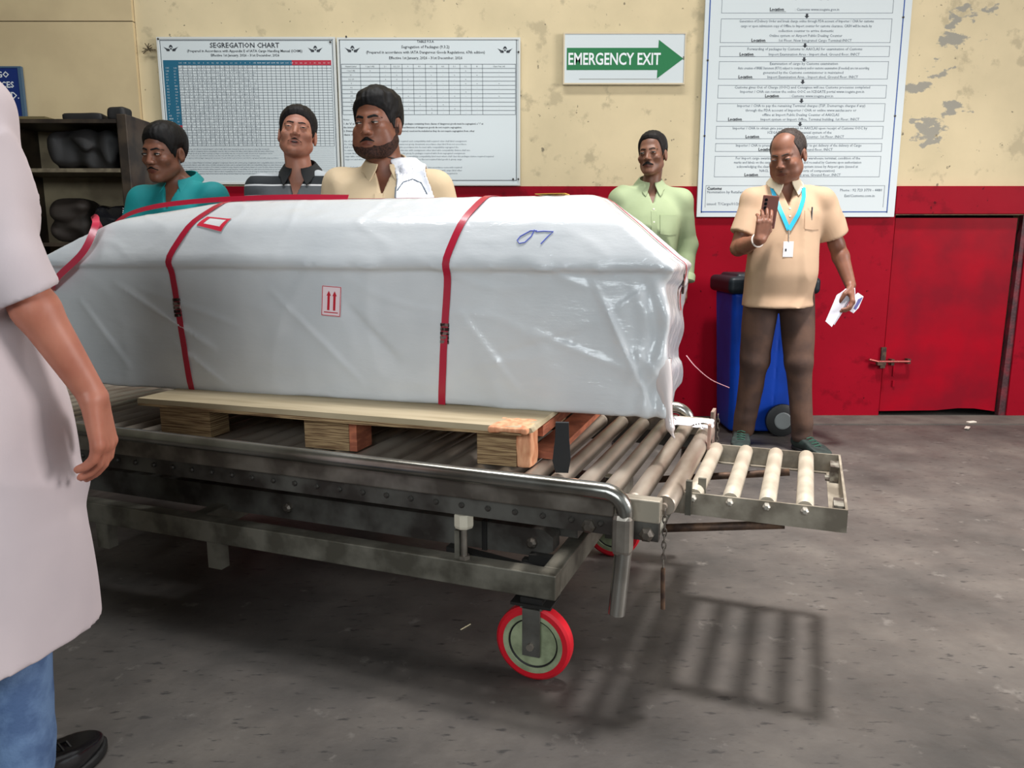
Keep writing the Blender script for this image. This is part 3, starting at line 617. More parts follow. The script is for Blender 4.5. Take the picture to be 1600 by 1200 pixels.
# hanging chains with locking pins
lk = MB()
def linkpts(z, flip):
    return [((0.005 * math.cos(a)) if flip else 0, 0 if flip else 0.005 * math.cos(a), z + 0.011 * math.sin(a)) for a in [2 * math.pi * k / 10 for k in range(11)]]
for i in range(9): lk.tube(linkpts(-0.011 - 0.016 * i, i % 2), 0.0018, 6)
chm = lk.mesh('chain'); chm.materials.append(M_steel)
pinm = MB().tube([(0, 0, -0.15), (0, 0, -0.17), (0.003, 0, -0.255)], 0.0055, 10).mesh('locking_pin'); pinm.materials.append(M_rust)
for p in ((0.334, 0.012, 0.515), (0.352, 0.955, 0.555)):
    share('chain', chm, tr, p); share('locking_pin', pinm, tr, p) if p[1] < 0.5 else None
M_extn = mat('warm_galvanised', (168, 158, 142), 0.5, 0.35, c2=(126, 116, 102), scale=12, bump=0.1)
# hinged end extension with four rollers
ex = MB().box(0.322, 0.742, 0.187, 0.193, 0.447, 0.505).box(0.322, 0.736, 0.193, 0.212, 0.447, 0.451).build('extension_side', M_extn, tr)
MB().box(0.322, 0.742, 0.717, 0.723, 0.447, 0.505).box(0.322, 0.736, 0.698, 0.717, 0.447, 0.451).build('extension_side', M_extn, tr)
MB().box(0.736, 0.742, 0.1935, 0.7165, 0.447, 0.505).box(0.705, 0.736, 0.2125, 0.6975, 0.4475, 0.451).build('extension_end', M_extn, tr)
for c in (0.235, 0.60): MB().box(0.712, 0.7355, c, c + 0.07, 0.4515, 0.498).box(0.70, 0.712, c + 0.01, c + 0.06, 0.4515, 0.456).build('end_bracket', mat('bracket_bright', (176, 172, 160), 0.4, 0.6, c2=(90, 80, 72), scale=30), tr)
er = MB().lathe([(0.006, 0.1935), (0.006, 0.2), (0.0195, 0.2), (0.0215, 0.204), (0.0215, 0.706), (0.0195, 0.71), (0.006, 0.71), (0.006, 0.7165)], (0, 0, 0), 'y', 20).mesh('extension_roller')
er.materials.append(mat('clean_roller', (206, 196, 178), 0.45, 0.3, c2=(182, 170, 152), scale=9)); er.polygons.foreach_set('use_smooth', [True] * len(er.polygons)); er.set_sharp_from_angle(angle=0.6)
nb = MB().lathe([(0.0095, 0.1868), (0.0095, 0.176), (0.005, 0.172)], (0, 0, 0), 'y', 6).mesh('roller_nut'); nb.materials.append(mat('bright_bolt', (205, 198, 186), 0.35, 0.6))
for s in (0.376, 0.467, 0.556, 0.645):
    e = share('extension_roller', er, tr, (s, 0, 0.493)); share('roller_nut', nb, e, (0, 0, 0))
for c in (0.205, 0.69): MB().tube([(0.19, c, 0.375), (0.60, c, 0.444)], 0.011, 10).build('support_strut', M_rust, tr, True)
# ---------------------------------------------------------------- pallet
PX, PY = 0.036, 2.006; PR = -math.radians(18.5); PZ = 0.5395
pa = empty('wooden_pallet', (PX, PY, PZ), PR); tag(pa, 'pale plywood pallet with block feet lying on the rollers under the white crate', 'pallet')
M_ply = mat('plywood_top', (184, 168, 138), 0.7, c2=(154, 138, 108), scale=5, stretch=(0.4, 3, 1), bump=0.1)
M_plye = mat('plywood_edge', (176, 148, 108), 0.75, c2=(112, 84, 56), scale=6, stretch=(1.5, 1, 46), thr=(0.42, 0.58), bump=0.4)
M_red_w = mat('reddish_wood', (190, 112, 80), 0.7, c2=(150, 84, 60), scale=14, stretch=(1, 1, 4), bump=0.3)
ply = MB(); prof = [(-1.27, 0.105), (-1.24, 0.106)]
pf = [(-1.265, 0.107), (-1.0, 0.104), (-0.62, 0.102), (-0.3, 0.104), (0.0, 0.107), (0.03, 0.122)]
pb_ = [(0.03, 0.1225), (-0.02, 0.1225), (-1.265, 0.1225)]
ply.prism([(-1.265, 0.1065), (0.02, 0.1065), (0.035, 0.112), (0.03, 0.1225), (-1.262, 0.1225)], -0.045, 0.93); ply.build('plywood_top', M_ply, pa)
MB().prism([(-1.264, 0.099), (-0.9, 0.096), (-0.5, 0.094), (-0.1, 0.099), (0.0, 0.1), (0.0, 0.106), (-1.264, 0.106)], -0.043, 0.09).build('deck_board', M_plye, pa)
for a, b_, mm in ((-1.222, -1.03, M_plye), (-0.69, -0.54, M_plye), (-0.14, -0.025, M_plye)):
    for c in (0.0, 0.44, 0.84): MB().box(a, b_, c, c + 0.09, 0.0, 0.0935, bev=0.002).build('block', mm, pa)
MB().box(-0.539, -0.515, 0.002, 0.09, 0.001, 0.093).build('block_end', M_red_w, pa)
def torn(P):
    d = rbox(P, (-0.004, 0.03, 0.05), (0.021, 0.032, 0.05), 0.003); d = np.minimum(d, rbox(P, (-0.03, 0.0, 0.116), (0.055, 0.06, 0.008), 0.004))
    return d + 0.003 * folds(P, 90, 2)
sdf_obj('splintered_corner', torn, (-0.1, -0.08, -0.005), (0.05, 0.11, 0.14), 0.0035, mat('fresh_torn_wood', (226, 168, 128), 0.7, c2=(200, 130, 92), scale=22, stretch=(2, 2, 0.6), bump=0.4), pa)
MB().box(-0.02, 0.03, 0.066, 0.92, 0.075, 0.105).build('end_board', M_red_w, pa)
MB().box(-0.02, 0.055, 0.10, 0.92, 0.002, 0.022).build('bottom_board', M_red_w, pa)
# ---------------------------------------------------------------- wrapped crate
BD = math.radians(16.8); BX, BY, BZ = 0.431, 2.062, PZ + 0.1225 - 0.004
cr = empty('wrapped_crate', (BX, BY, BZ), -BD); tag(cr, 'long white crate with a sloped lid, shrink-wrapped and bound with red straps', 'crate')
BL, BW = 2.12, 0.56; HZ = 0.435 + 0.0
def planes_conv(P, pl, k):
    d = None
    for n, o in pl:
        e = P @ A3(n) - o
        d = e if d is None else smax(d, e, k)
    return d
def crate(P):
    x, y, z = P[:, 0], P[:, 1], P[:, 2]
    # body: x in [-BL,0], y in [0,BW]
    low = planes_conv(P, [((1, 0, 0), -0.004), ((-1, 0, 0), BL - 0.004), ((0, -1, 0), 0.0), ((0, 1, 0), BW), ((0, 0, 1), 0.42), ((0, 0, -1), 0.0)], 0.018)
    pl = []
    for dx, dz, off, z0 in ((0.055, 0.110, 0.0, HZ), (0.115, 0.08, 0.055, HZ + 0.110)):
        L = math.hypot(dx, dz); a, b = dz / L, dx / L
        pl.append(((0, -a, b), -a * (off - 0.014) + b * z0)); pl.append(((0, a, b), a * (BW + 0.014 - off) + b * z0))
    for dx, dz, off, z0 in ((0.14, 0.110, 0.02, HZ), (0.09, 0.08, 0.16, HZ + 0.110)):
        L = math.hypot(dx, dz); a, b = dz / L, dx / L
        pl.append(((a, 0, b), a * (0.014 - off) + b * z0))
    for dx, dz, off, z0 in ((0.27, 0.130, 0.0, HZ), (0.40, 0.06, 0.27, HZ + 0.130)):
        L = math.hypot(dx, dz); a, b = dz / L, dx / L
        pl.append(((-a, 0, b), a * (BL + 0.014 - off) + b * z0))
    pl += [((1, 0, 0), 0.006), ((-1, 0, 0), BL + 0.014), ((0, -1, 0), 0.016), ((0, 1, 0), BW + 0.010), ((0, 0, -1), -(HZ - 0.03)), ((0, 0, 1), HZ + 0.185)]
    lid = planes_conv(P, pl, 0.012)
    d = smin(low, lid, 0.012)
    side = np.clip((HZ + 0.01 - z) / 0.03, 0, 1)
    d = d + (0.004 * side + 0.0014) * wob(P, 7.5, 11, (1, 1, 1.3))
    def ridge(f, seed, st): return np.clip(1 - 5 * np.abs(wob(P, f, seed, st)), 0, 1) ** 1.5
    d = d - side * (0.0042 * ridge(6, 21, (1.6, 0.6, 1.0)) + 0.0030 * ridge(13, 23, (0.7, 0.5, 1.3))) * (0.35 + 0.65 * np.clip(0.5 + wob(P, 3, 31), 0, 1)) - (1 - side) * 0.0016 * ridge(13, 27, (1.2, 1.6, 1)) + 0.0008 * folds(P, 46, 9, (0.8, 1.2, 1))
    front = np.clip((0.06 - y) / 0.05, 0, 1)
    for x0, z0, x1, z1, hgt, wd in CREASE:
        dx, dz = x1 - x0, z1 - z0; L = dx * dx + dz * dz; t = np.clip(((x - x0) * dx + (z - z0) * dz) / L, 0, 1)
        e = (x - x0) * dz - (z - z0) * dx; e = e / math.sqrt(L); rr_ = np.hypot(x - x0 - t * dx, z - z0 - t * dz)
        d = d - front * hgt * np.where(e > 0, np.exp(-np.abs(rr_) / wd), np.exp(-(rr_ / (wd * 0.35)) ** 2)) * (4 * t * (1 - t)) ** 0.5
    q = np.exp(-((x + 0.02) / 0.075) ** 2) * np.clip((HZ - 0.02 - z) / 0.05, 0, 1)
    d = d + q * (0.008 - 0.005 * np.sin(x * 110 + 3 * np.sin(z * 15 + 1)) - 0.006 * np.sin(z * 44 + 1.0 + y * 9))
    return d
CREASE = [(-0.22, 0.39, -0.04, 0.02, 0.011, 0.010), (-0.40, 0.24, -0.12, 0.14, 0.008, 0.012), (-0.33, 0.40, -0.22, 0.36, 0.007, 0.014), (-0.16, 0.30, -0.02, 0.40, 0.007, 0.016),
          (-0.10, 0.20, -0.01, 0.10, 0.006, 0.012), (-1.25, 0.35, -0.92, 0.05, 0.006, 0.010), (-1.85, 0.36, -1.45, 0.14, 0.010, 0.016), (-1.75, 0.34, -1.35, 0.22, 0.007, 0.010),
          (-1.62, 0.16, -1.42, 0.03, 0.006, 0.010), (-2.0, 0.30, -1.80, 0.06, 0.008, 0.02), (-0.62, 0.30, -0.42, 0.05, 0.004, 0.016), (-0.98, 0.30, -0.80, 0.12, -0.006, 0.03), (-0.5, 0.16, -0.2, 0.25, -0.005, 0.03)]
def crate_mat():
    m = mat('white_wrap', (216, 218, 220), 0.42, c2=(204, 207, 210), scale=2.5, spec=0.35); nt = m.node_tree; N = nt.nodes; L = nt.links; b = N['Principled BSDF']
    b.inputs['Coat Weight'].default_value = 0.75; b.inputs['Coat Roughness'].default_value = 0.06
    tc = N.new('ShaderNodeTexCoord'); mp = N.new('ShaderNodeMapping'); mp.inputs['Scale'].default_value = (1.0, 1.6, 2.6); L.new(tc.outputs['Object'], mp.inputs[0])
    n = N.new('ShaderNodeTexNoise'); n.inputs['Scale'].default_value = 14; n.inputs['Detail'].default_value = 6; n.inputs['Roughness'].default_value = 0.55; L.new(mp.outputs[0], n.inputs['Vector'])
    n2 = N.new('ShaderNodeTexVoronoi'); n2.feature = 'SMOOTH_F1'; n2.inputs['Scale'].default_value = 13; L.new(mp.outputs[0], n2.inputs['Vector'])
    ad = N.new('ShaderNodeMath'); ad.operation = 'ADD'; L.new(n.outputs[0], ad.inputs[0]); L.new(n2.outputs[0], ad.inputs[1])
    bp = N.new('ShaderNodeBump'); bp.inputs['Strength'].default_value = 0.55; bp.inputs['Distance'].default_value = 0.008; L.new(ad.outputs[0], bp.inputs['Height']); L.new(bp.outputs[0], b.inputs['Coat Normal'])
    bp2 = N.new('ShaderNodeBump'); bp2.inputs['Strength'].default_value = 0.18; bp2.inputs['Distance'].default_value = 0.006; L.new(n.outputs[0], bp2.inputs['Height']); L.new(bp2.outputs[0], b.inputs['Normal'])
    return m
M_wrap = crate_mat()
sdf_obj('crate_body', crate, (-BL - 0.05, -0.05, -0.01), (0.06, BW + 0.06, HZ + 0.21), 0.0085, M_wrap, cr)
def surf_many(pts, n_iter=7):
    P = A3(pts)
    for _ in range(n_iter):
        P = P - 0.85 * crate(P)[:, None] * grad(P)
    return P, grad(P)
def surf(x, y, z, n_iter=8):
    P, N_ = surf_many([[x, y, z]], n_iter); return Vector([float(v) for v in P[0]]), Vector([float(v) for v in N_[0]])
def grad(P, F=None, h=0.004):
    F = F or crate; G = np.stack([F(P + A3(e)) - F(P - A3(e)) for e in ((h, 0, 0), (0, h, 0), (0, 0, h))], 1)
    return G / (np.linalg.norm(G, axis=1, keepdims=True) + 1e-9)
M_strap = mat('red_strapping', (176, 22, 52), 0.35, coat=0.3); M_strapl = mat('glossy_red_strap', (206, 60, 84), 0.3, coat=0.5)
def strap(path, wid, m=None, name='strap', lift=0.0042):
    """path of rough (x,y,z) points, drawn on to the crate surface"""
    raw = []
    for (a, b_) in zip(path, path[1:]):
        n = max(2, int((Vector(b_) - Vector(a)).length / 0.025))
        raw += [tuple(Vector(a).lerp(Vector(b_), i / n)) for i in range(n)]
    P_, N_ = surf_many(raw + [path[-1]]); nr = [Vector([float(v) for v in q]) for q in N_]; pts = [Vector([float(v) for v in q]) + n * lift for q, n in zip(P_, nr)]
    sm = lambda L: [L[0]] + [(L[i - 1] + L[i] * 2 + L[i + 1]) / 4 for i in range(1, len(L) - 1)] + [L[-1]]
    return MB().ribbon(sm(pts), sm(nr), wid).build(name, m or M_strap, cr, 'auto'), pts
T = HZ + 0.19
for xt, xl, xb in ((-0.572, -0.644, -0.671), (-1.49, -1.604, -1.56)):
    strap([(xb, 0, 0.004), (xb * 0.5 + xl * 0.5, 0, 0.2), (xl, -0.004, HZ - 0.05), (xl, -0.016, HZ - 0.028), (xl, -0.018, HZ + 0.002), ((xl + xt) / 2, 0.055, HZ + 0.115), (xt, 0.16, T), (xt, 0.30, T), (xt, 0.42, T), ((xl + xt) / 2, 0.505, HZ + 0.115), (xl, 0.574, HZ), (xb, 0.56, 0.004)], 0.022)
M_clip = mat('crimped_strap_clip', (150, 132, 128), 0.3, 0.8, c2=(60, 44, 44), scale=60, thr=(0.45, 0.55))
def clip(x, z, rz):
    p, nn = surf(x, 0.0, z); r = nn.to_track_quat('-Y', 'Z').to_matrix().to_4x4()
    g = MB()
    for k in range(5): g.box(-0.0135, 0.0135, -0.006, 0.0, -0.030 + k * 0.0125, -0.0195 + k * 0.0125, Matrix.Translation(p) @ Matrix.Rotation(rz, 4, 'Y'), bev=0.001)
    return g.build('strap_clip', M_clip, cr)
clip(-0.656, 0.22, 0.03); clip(-1.593, 0.275, -0.06)
# lengthwise strap over the lid and down both ends
strap([(0.0, 0.30, 0.28), (0.01, 0.30, HZ - 0.03), (0.014, 0.30, HZ), (-0.15, 0.30, HZ + 0.115), (-0.26, 0.30, T), (-0.8, 0.26, T), (-1.4, 0.20, T), (-1.75, 0.20, HZ + 0.11), (-BL - 0.01, 0.26, HZ), (-BL, 0.28, 0.2)], 0.022)
def endclip(z):
    p, nn = surf(0.0, 0.30, z); return MB().box(p.x, p.x + 0.006, 0.286, 0.314, z - 0.03, z + 0.03, bev=0.001).build('strap_clip', M_clip, cr)
endclip(0.36)
# loose red loop over the left end
def free(path, wid, nvec, m, name, n=8):
    pts = []; P = [Vector(p) for p in path]; P = [P[0] * 2 - P[1]] + P + [P[-1] * 2 - P[-2]]
    for i in range(1, len(P) - 2):
        for k in range(n):
            t = k / n; a, b_, c, d = P[i - 1:i + 3]
            pts.append(0.5 * ((2 * b_) + (c - a) * t + (2 * a - 5 * b_ + 4 * c - d) * t * t + (3 * b_ - a - 3 * c + d) * t ** 3))
    pts.append(P[-2]); return MB().ribbon(pts, [Vector(nvec)] * len(pts), wid).build(name, m, cr, 'auto')
free([(-2.14, 0.26, 0.47), (-2.03, 0.24, 0.565), (-1.85, 0.20, 0.607), (-1.6, 0.18, 0.626), (-1.3, 0.17, 0.631), (-1.05, 0.17, 0.626)], 0.02, (0, -0.85, 0.5), M_strap, 'strap')
free([(-2.13, 0.02, 0.31), (-2.06, -0.03, 0.36), (-1.935, -0.03, 0.45), (-1.895, -0.01, 0.53), (-1.905, 0.01, 0.562), (-1.93, 0.03, 0.567), (-1.94, 0.06, 0.53)], 0.022, (0.5, -0.8, 0.3), M_strapl, 'strap_loop')
free([(0.01, 0.45, 0.12), (0.04, 0.45, 0.085), (0.09, 0.45, 0.045), (0.15, 0.45, 0.02)], 0.010, (0.2, 0.3, 1), mat('pale_pink_strap', (240, 170, 180), 0.4), 'strap_tail')
# labels and the marker scribble
def decal(name, x, z, poly_fn, m, y=0.0, lift=0.004):
    pass
def surf_frame(x, y, z):
    p, nn = surf(x, y, z, 20); nn = Vector((0, nn.y, nn.z)).normalized() if abs(nn.x) < 0.4 else nn
    X = Vector((1, 0, 0)); Z = nn.cross(X) * -1; Z = Z if Z.z > 0 else -Z
    R = Matrix((X, -nn, Z)).transposed().to_4x4(); return Matrix.Translation(p + nn * 0.003) @ R
def panel_set(x, y, z, rot, parts):
    base = surf_frame(x, y, z) @ Matrix.Rotation(rot, 4, 'Y'); first = None
    for nm, m, fn in parts:
        g = MB(); fn(g); o = g.build(nm, m, first or cr)
        if first is None: o.matrix_local = base; first = o
    return first
M_lab = mat('label_paper', (236, 214, 218), 0.5); M_labr = mat('label_red', (190, 22, 44), 0.5)
def l_base(g): g.box(-0.033, 0.033, -0.0005, 0.0005, -0.046, 0.046)
def l_ink(g):
    for a in ((-0.032, 0.032, 0.043, 0.045), (-0.032, 0.032, -0.045, -0.043), (-0.032, -0.03, -0.043, 0.043), (0.03, 0.032, -0.043, 0.043), (-0.024, 0.024, -0.036, -0.033)): g.box(a[0], a[1], -0.0012, -0.0006, a[2], a[3])
    for cx in (-0.009, 0.011): g.prism([(cx - 0.004, -0.028), (cx - 0.004, 0.016), (cx - 0.0075, 0.016), (cx, 0.031), (cx + 0.0075, 0.016), (cx + 0.004, 0.016), (cx + 0.004, -0.028)][::-1], -0.0012, -0.0006)
lb = panel_set(-1.026, 0.0, 0.307, 0.06, [('arrow_label', M_lab, l_base), ('label_print', M_labr, l_ink)]); lb['label'] = 'white this-way-up label with two red arrows'
def patch(name, xc, zc, rot, rects, m, lift, y0=0.04, n=6, parent=None):
    """print or paper lying on the wrap: small rectangles drawn on to the crate surface"""
    bm = bmesh.new()
    for x0, x1, z0, z1 in rects:
        nx_ = max(1, int(abs(x1 - x0) / 0.012)); nz_ = max(1, int(abs(z1 - z0) / 0.012)); G = []
        for j_ in range(nz_ + 1):
            for i_ in range(nx_ + 1):
                a = x0 + (x1 - x0) * i_ / nx_; b = z0 + (z1 - z0) * j_ / nz_
                G.append((xc + a * math.cos(rot) + b * math.sin(rot), y0, zc - a * math.sin(rot) + b * math.cos(rot)))
        P_, N_ = surf_many(G); V = [bm.verts.new(tuple(map(float, p + n_ * lift))) for p, n_ in zip(P_, N_)]
        for j_ in range(nz_):
            for i_ in range(nx_):
                k = j_ * (nx_ + 1) + i_; bm.faces.new((V[k], V[k + 1], V[k + nx_ + 2], V[k + nx_ + 1]))
    me = bpy.data.meshes.new(name); bm.to_mesh(me); bm.free(); return link(name, me, m, parent or cr, True)
lb = patch('red_bordered_label', -1.468, HZ + 0.125, 0.25, [(-0.054, 0.054, -0.040, 0.040)], mat('label_white', (228, 226, 226), 0.4), 0.0022); lb['label'] = 'white label with a thick red border'
tag(patch('label_print', -1.468, HZ + 0.125, 0.25, [(-0.053, 0.053, 0.027, 0.038), (-0.053, 0.053, -0.038, -0.022), (-0.053, -0.034, -0.022, 0.027), (0.036, 0.053, -0.022, 0.027)], mat('label_red_bright', (214, 40, 66), 0.4), 0.0032, parent=lb), kind='stuff')
def ink(g):
    f = surf_frame(-0.36, 0.03, HZ + 0.06)
    for pts in ([(0.015, 0.034), (-0.01, 0.034), (-0.045, 0.012), (-0.055, -0.004), (-0.045, -0.016), (-0.025, -0.012), (-0.004, 0.012), (0.005, 0.038), (0.012, 0.03)], [(0.012, 0.03), (0.04, 0.032), (0.075, 0.03), (0.058, 0.012), (0.035, -0.018)]):
        g.tube([(a, 0.003, b_) for a, b_ in pts], 0.0021, 6)
sb = MB(); ink(sb); so = sb.build('marker_scribble', mat('blue_marker', (84, 98, 190), 0.6), cr); so.matrix_local = surf_frame(-0.395, 0.02, HZ + 0.052) @ Matrix.Scale(0.78, 4)
ys, _ = surf(-0.38, 0.17, T); yo = MB().box(-0.045, 0.045, -0.015, 0.05, 0, 0.0015).build('yellow_sticker', mat('yellow_paper', (236, 190, 70), 0.5), cr); yo.location = (-0.38, 0.165, ys.z + 0.003)
# gathered tail of film at the lower right corner
def knot(P):
    d = cap(P, (-0.03, 0.03, 0.16), (0.002, 0.012, 0.0), 0.030, 0.010); d = smin(d, cap(P, (0.002, 0.012, 0.0), (0.008, 0.004, -0.022), 0.010, 0.013), 0.01)
    d = smin(d, cap(P, (0.0, 0.01, -0.02), (0.016, 0.010, -0.05), 0.010, 0.006), 0.01)
    return d + 0.004 * folds(P, 110, 4, (1, 1, 0.3))
sdf_obj('film_knot', knot, (-0.07, -0.07, -0.11), (0.08, 0.06, 0.17), 0.0035, mat('cloudy_film', (214, 204, 202), 0.25, coat=0.6), cr)
# ---------------------------------------------------------------- loose things on the rollers
fl = MB().prism([(-0.011, 0), (0.012, 0), (0.016, 0.035), (0.0125, 0.09), (0.0115, 0.128), (-0.012, 0.128), (-0.0125, 0.09), (-0.017, 0.03)], -0.006, 0.006).build('rubber_flap', mat('black_rubber', (22, 24, 26), 0.7)); 
fl.location = (0.131, 1.95, 0.545); fl.rotation_euler = (0.0, 0, -0.1); fl.scale = (1.45, 1.2, 1.05); tag(fl, 'black rubber flap standing up on the rollers in front of the crate', 'flap')
def scrapf(P): return np.maximum(np.abs(P[:, 2] - 0.006 - 0.006 * wob(P, 40, 3)) - 0.0016, ell(P * A3((1, 1, 0.01)), (0, 0, 0), (0.055, 0.03, 0.03)))
o = sdf_obj('paper_scrap', scrapf, (-0.07, -0.05, -0.01), (0.07, 0.05, 0.03), 0.0035, mat('brown_paper', (206, 160, 130), 0.7)); o.location = (0.165, 1.86, 0.5375); o.rotation_euler = (0, 0, -0.5); tag(o, 'torn brown paper scrap lying on the rollers near the guard rail', 'paper')
def sheet2(P): return np.maximum(np.abs(P[:, 2] - 0.016 - 0.014 * wob(P, 34, 8)) - 0.0018, rbox(P * A3((1, 1, 0.01)), (0, 0, 0), (0.07, 0.03, 0.03), 0.01))
o = sdf_obj('plastic_sheet', sheet2, (-0.09, -0.05, -0.01), (0.09, 0.05, 0.04), 0.004, mat('white_film_scrap', (226, 222, 226), 0.3)); o.location = (0.585, 2.44, 0.54); o.rotation_euler = (0.4, 0.05, -0.25); o.location.z = 0.552; tag(o, 'crumpled white plastic sheet on the far end of the rollers', 'plastic sheet')
o = MB().box(-0.045, 0.045, -0.03, 0.03, 0, 0.0012).build('paper_card', mat('pink_card', (226, 190, 176), 0.6)); o.location = (-1.16, 2.62, 0.416); o.rotation_euler = (0, 0, -0.2); tag(o, 'small pale card lying inside the trolley frame below the crate', 'card')
for i, (x, y, a, m_) in enumerate(((2.98, 4.86, 0.3, (224, 214, 200)), (2.86, 4.70, 0.9, (190, 180, 168)))):
    o = MB().box(-0.03, 0.03, -0.012, 0.012, 0, 0.006).build('paper_scrap', mat('litter_paper', m_, 0.8)); o.location = (x, y, 0.0065); o.rotation_euler = (0, 0, a)
    tag(o, ['white paper scrap on the floor below the red hatch', 'greyish paper scrap on the floor left of the white scrap'][i], 'paper')
o = MB().box(-0.022, 0.022, -0.0015, 0.0015, 0, 0.0015).build('straw', mat('straw', (220, 206, 170), 0.7)); o.location = (-0.14, 2.0 + 0.15, 0.0005); o.rotation_euler = (0, 0, 0.9); tag(o, 'short pale straw on the floor left of the red wheel', 'straw')
# ---------------------------------------------------------------- people
def rotm(yaw=0, pitch=0, roll=0):
    """head turn: yaw + to the person's left (image right), pitch + looks down, roll + tips to image right"""
    return np.array((Matrix.Rotation(yaw, 3, 'Z') @ Matrix.Rotation(pitch, 3, 'X') @ Matrix.Rotation(roll, 3, 'Y')), dtype=np.float32)
def head_sdf(w=1.0, jaw=1.0, heavy=0.0, full=True):
    def F(P):
        Q = P.copy(); Q[:, 0] = np.abs(Q[:, 0])
        d = ell(Q, (0, 0.018, 0.035), (0.075 * w, 0.096, 0.083))
        d = smin(d, ell(Q, (0, -0.022, -0.038), (0.061 * w * jaw, 0.064, 0.072)), 0.035)
        d = smin(d, cap(Q, (0.012, -0.064, -0.092), (0.047 * w * jaw, -0.005, -0.056), 0.019, 0.022), 0.028)
        if heavy: d = smin(d, ell(Q, (0.034, -0.040, -0.062), (0.032 + heavy, 0.038, 0.036 + heavy)), 0.03)
        d = smin(d, cap(Q, (0, -0.078, 0.020), (0.034, -0.068, 0.021), 0.0075), 0.022)
        d = smin(d, ell(Q, (0.041, -0.058, -0.024), (0.020, 0.020, 0.016)), 0.022)
        if full:
            d = smax(d, -ell(Q, (0.0305, -0.098, 0.001), (0.019, 0.0135, 0.0095)), 0.014)
            d = smin(d, ell(Q, (0.0305, -0.0765, 0.001), (0.0152, 0.0112, 0.0100)), 0.004)
            d = smin(d, cap(Q, (0, -0.083, 0.006), (0, -0.100, -0.029), 0.0065, 0.0100), 0.015)
            d = smin(d, ell(Q, (0.0125, -0.091, -0.033), (0.0085, 0.0105, 0.0070)), 0.006)
            d = smax(d, -ell(Q, (0.007, -0.098, -0.0415), (0.0038, 0.005, 0.003)), 0.003)
            d = smin(d, ell(Q, (0, -0.081, -0.062), (0.026, 0.0135, 0.015)), 0.014)
            d = smax(d, -cap(Q, (0, -0.0975, -0.0645), (0.022, -0.088, -0.066), 0.0014), 0.004)
            d = smin(d, ell(Q, (0, -0.076, -0.097), (0.019, 0.014, 0.014)), 0.018)
            e = smax(ell(Q, (0.077 * w, 0.014, -0.008), (0.009, 0.018, 0.030)), -ell(Q, (0.086 * w, 0.008, -0.004), (0.006, 0.010, 0.018)), 0.004)
            d = smin(d, e, 0.006)
        return d
    return F
def hair_region(style):
    ys = [-0.12, -0.085, -0.066, -0.05, -0.036, -0.016, -0.006, 0.03, 0.034, 0.06, 0.10]
    zs = {'full': [0.072, 0.068, 0.060, 0.046, 0.018, -0.018, 0.016, 0.026, -0.02, -0.062, -0.075],
          'high': [0.086, 0.084, 0.078, 0.060, 0.022, -0.014, 0.016, 0.026, -0.02, -0.060, -0.072],
          'bald': [0.12, 0.12, 0.110, 0.085, 0.040, -0.006, 0.016, 0.026, -0.02, -0.060, -0.072]}[style]
    def R(P):
        ax = np.abs(P[:, 0])
        r = P[:, 2] - np.interp(P[:, 1], ys, zs).astype(np.float32)
        if style == 'full': r = r + 0.010 * np.clip(ax / 0.07, 0, 1) * (P[:, 1] < -0.03) + 0.004 * wob(P, 70, 2)
        if style == 'high': r = r - 0.012 * np.exp(-((ax - 0.045) / 0.016) ** 2) * (P[:, 1] < -0.02)
        if style == 'bald': r = np.minimum(r, np.maximum(ax - 0.052, P[:, 1] + 0.020))
        return r
    return R
def hand(o, f, t, n, s=1.0, curl=(0.25, 0.3, 0.35, 0.4), thumb=0.0):
    """o wrist, f finger direction, t thumb side, n palm normal; returns capsules"""
    o, f, t, n = (np.array(v, dtype=float) for v in (o, f, t, n)); f /= np.linalg.norm(f)
    t = t - f * (t @ f); t /= np.linalg.norm(t); n = np.cross(f, t) * np.sign(np.cross(f, t) @ n)
    palm, fing = [], []
    K = [(0.088, 0.029), (0.091, 0.0095), (0.087, -0.0095), (0.080, -0.027)]; Ls = [0.070, 0.078, 0.072, 0.057]
    for i, ((fx, tx), L) in enumerate(zip(K, Ls)):
        k = o + f * fx * s + t * tx * s; palm.append((o + f * 0.004 * s + t * tx * 0.55 * s, k, 0.0165 * s, 0.0115 * s))
        p = k - n * 0.0; a = 0; r = [0.0098, 0.0090, 0.0082, 0.0072]; spr = (0.10, 0.02, -0.05, -0.13)[i]
        for j, q in enumerate((0.45, 0.30, 0.25)):
            a += curl[i] * (1.0, 1.3, 0.8)[j]; d = (f * math.cos(a) + n * math.sin(a)) + t * spr * 0.6; d /= np.linalg.norm(d)
            e = p + d * L * q * s; fing.append((p, e, r[j] * s, r[j + 1] * s)); p = e
    b = o + f * 0.018 * s + t * 0.020 * s; p = b
    palm.append((o + f * 0.03 * s + t * 0.018 * s + n * 0.006 * s, o + f * 0.05 * s + t * 0.026 * s + n * 0.008 * s, 0.015 * s, 0.013 * s))
    for (cf, ct, cn), L, r0, r1 in (((0.62, 0.62 - thumb * 0.5, 0.35 + thumb * 0.4), 0.044, 0.0135, 0.0115), ((0.85, 0.25 - thumb * 0.7, 0.40 + thumb * 0.5), 0.033, 0.0112, 0.0098), ((0.92, 0.05 - thumb * 0.8, 0.35 + thumb * 0.5), 0.026, 0.0098, 0.0082)):
        d = f * cf + t * ct + n * cn; d /= np.linalg.norm(d); e = p + d * L * s; fing.append((p, e, r0 * s, r1 * s)); p = e
    return palm, fing
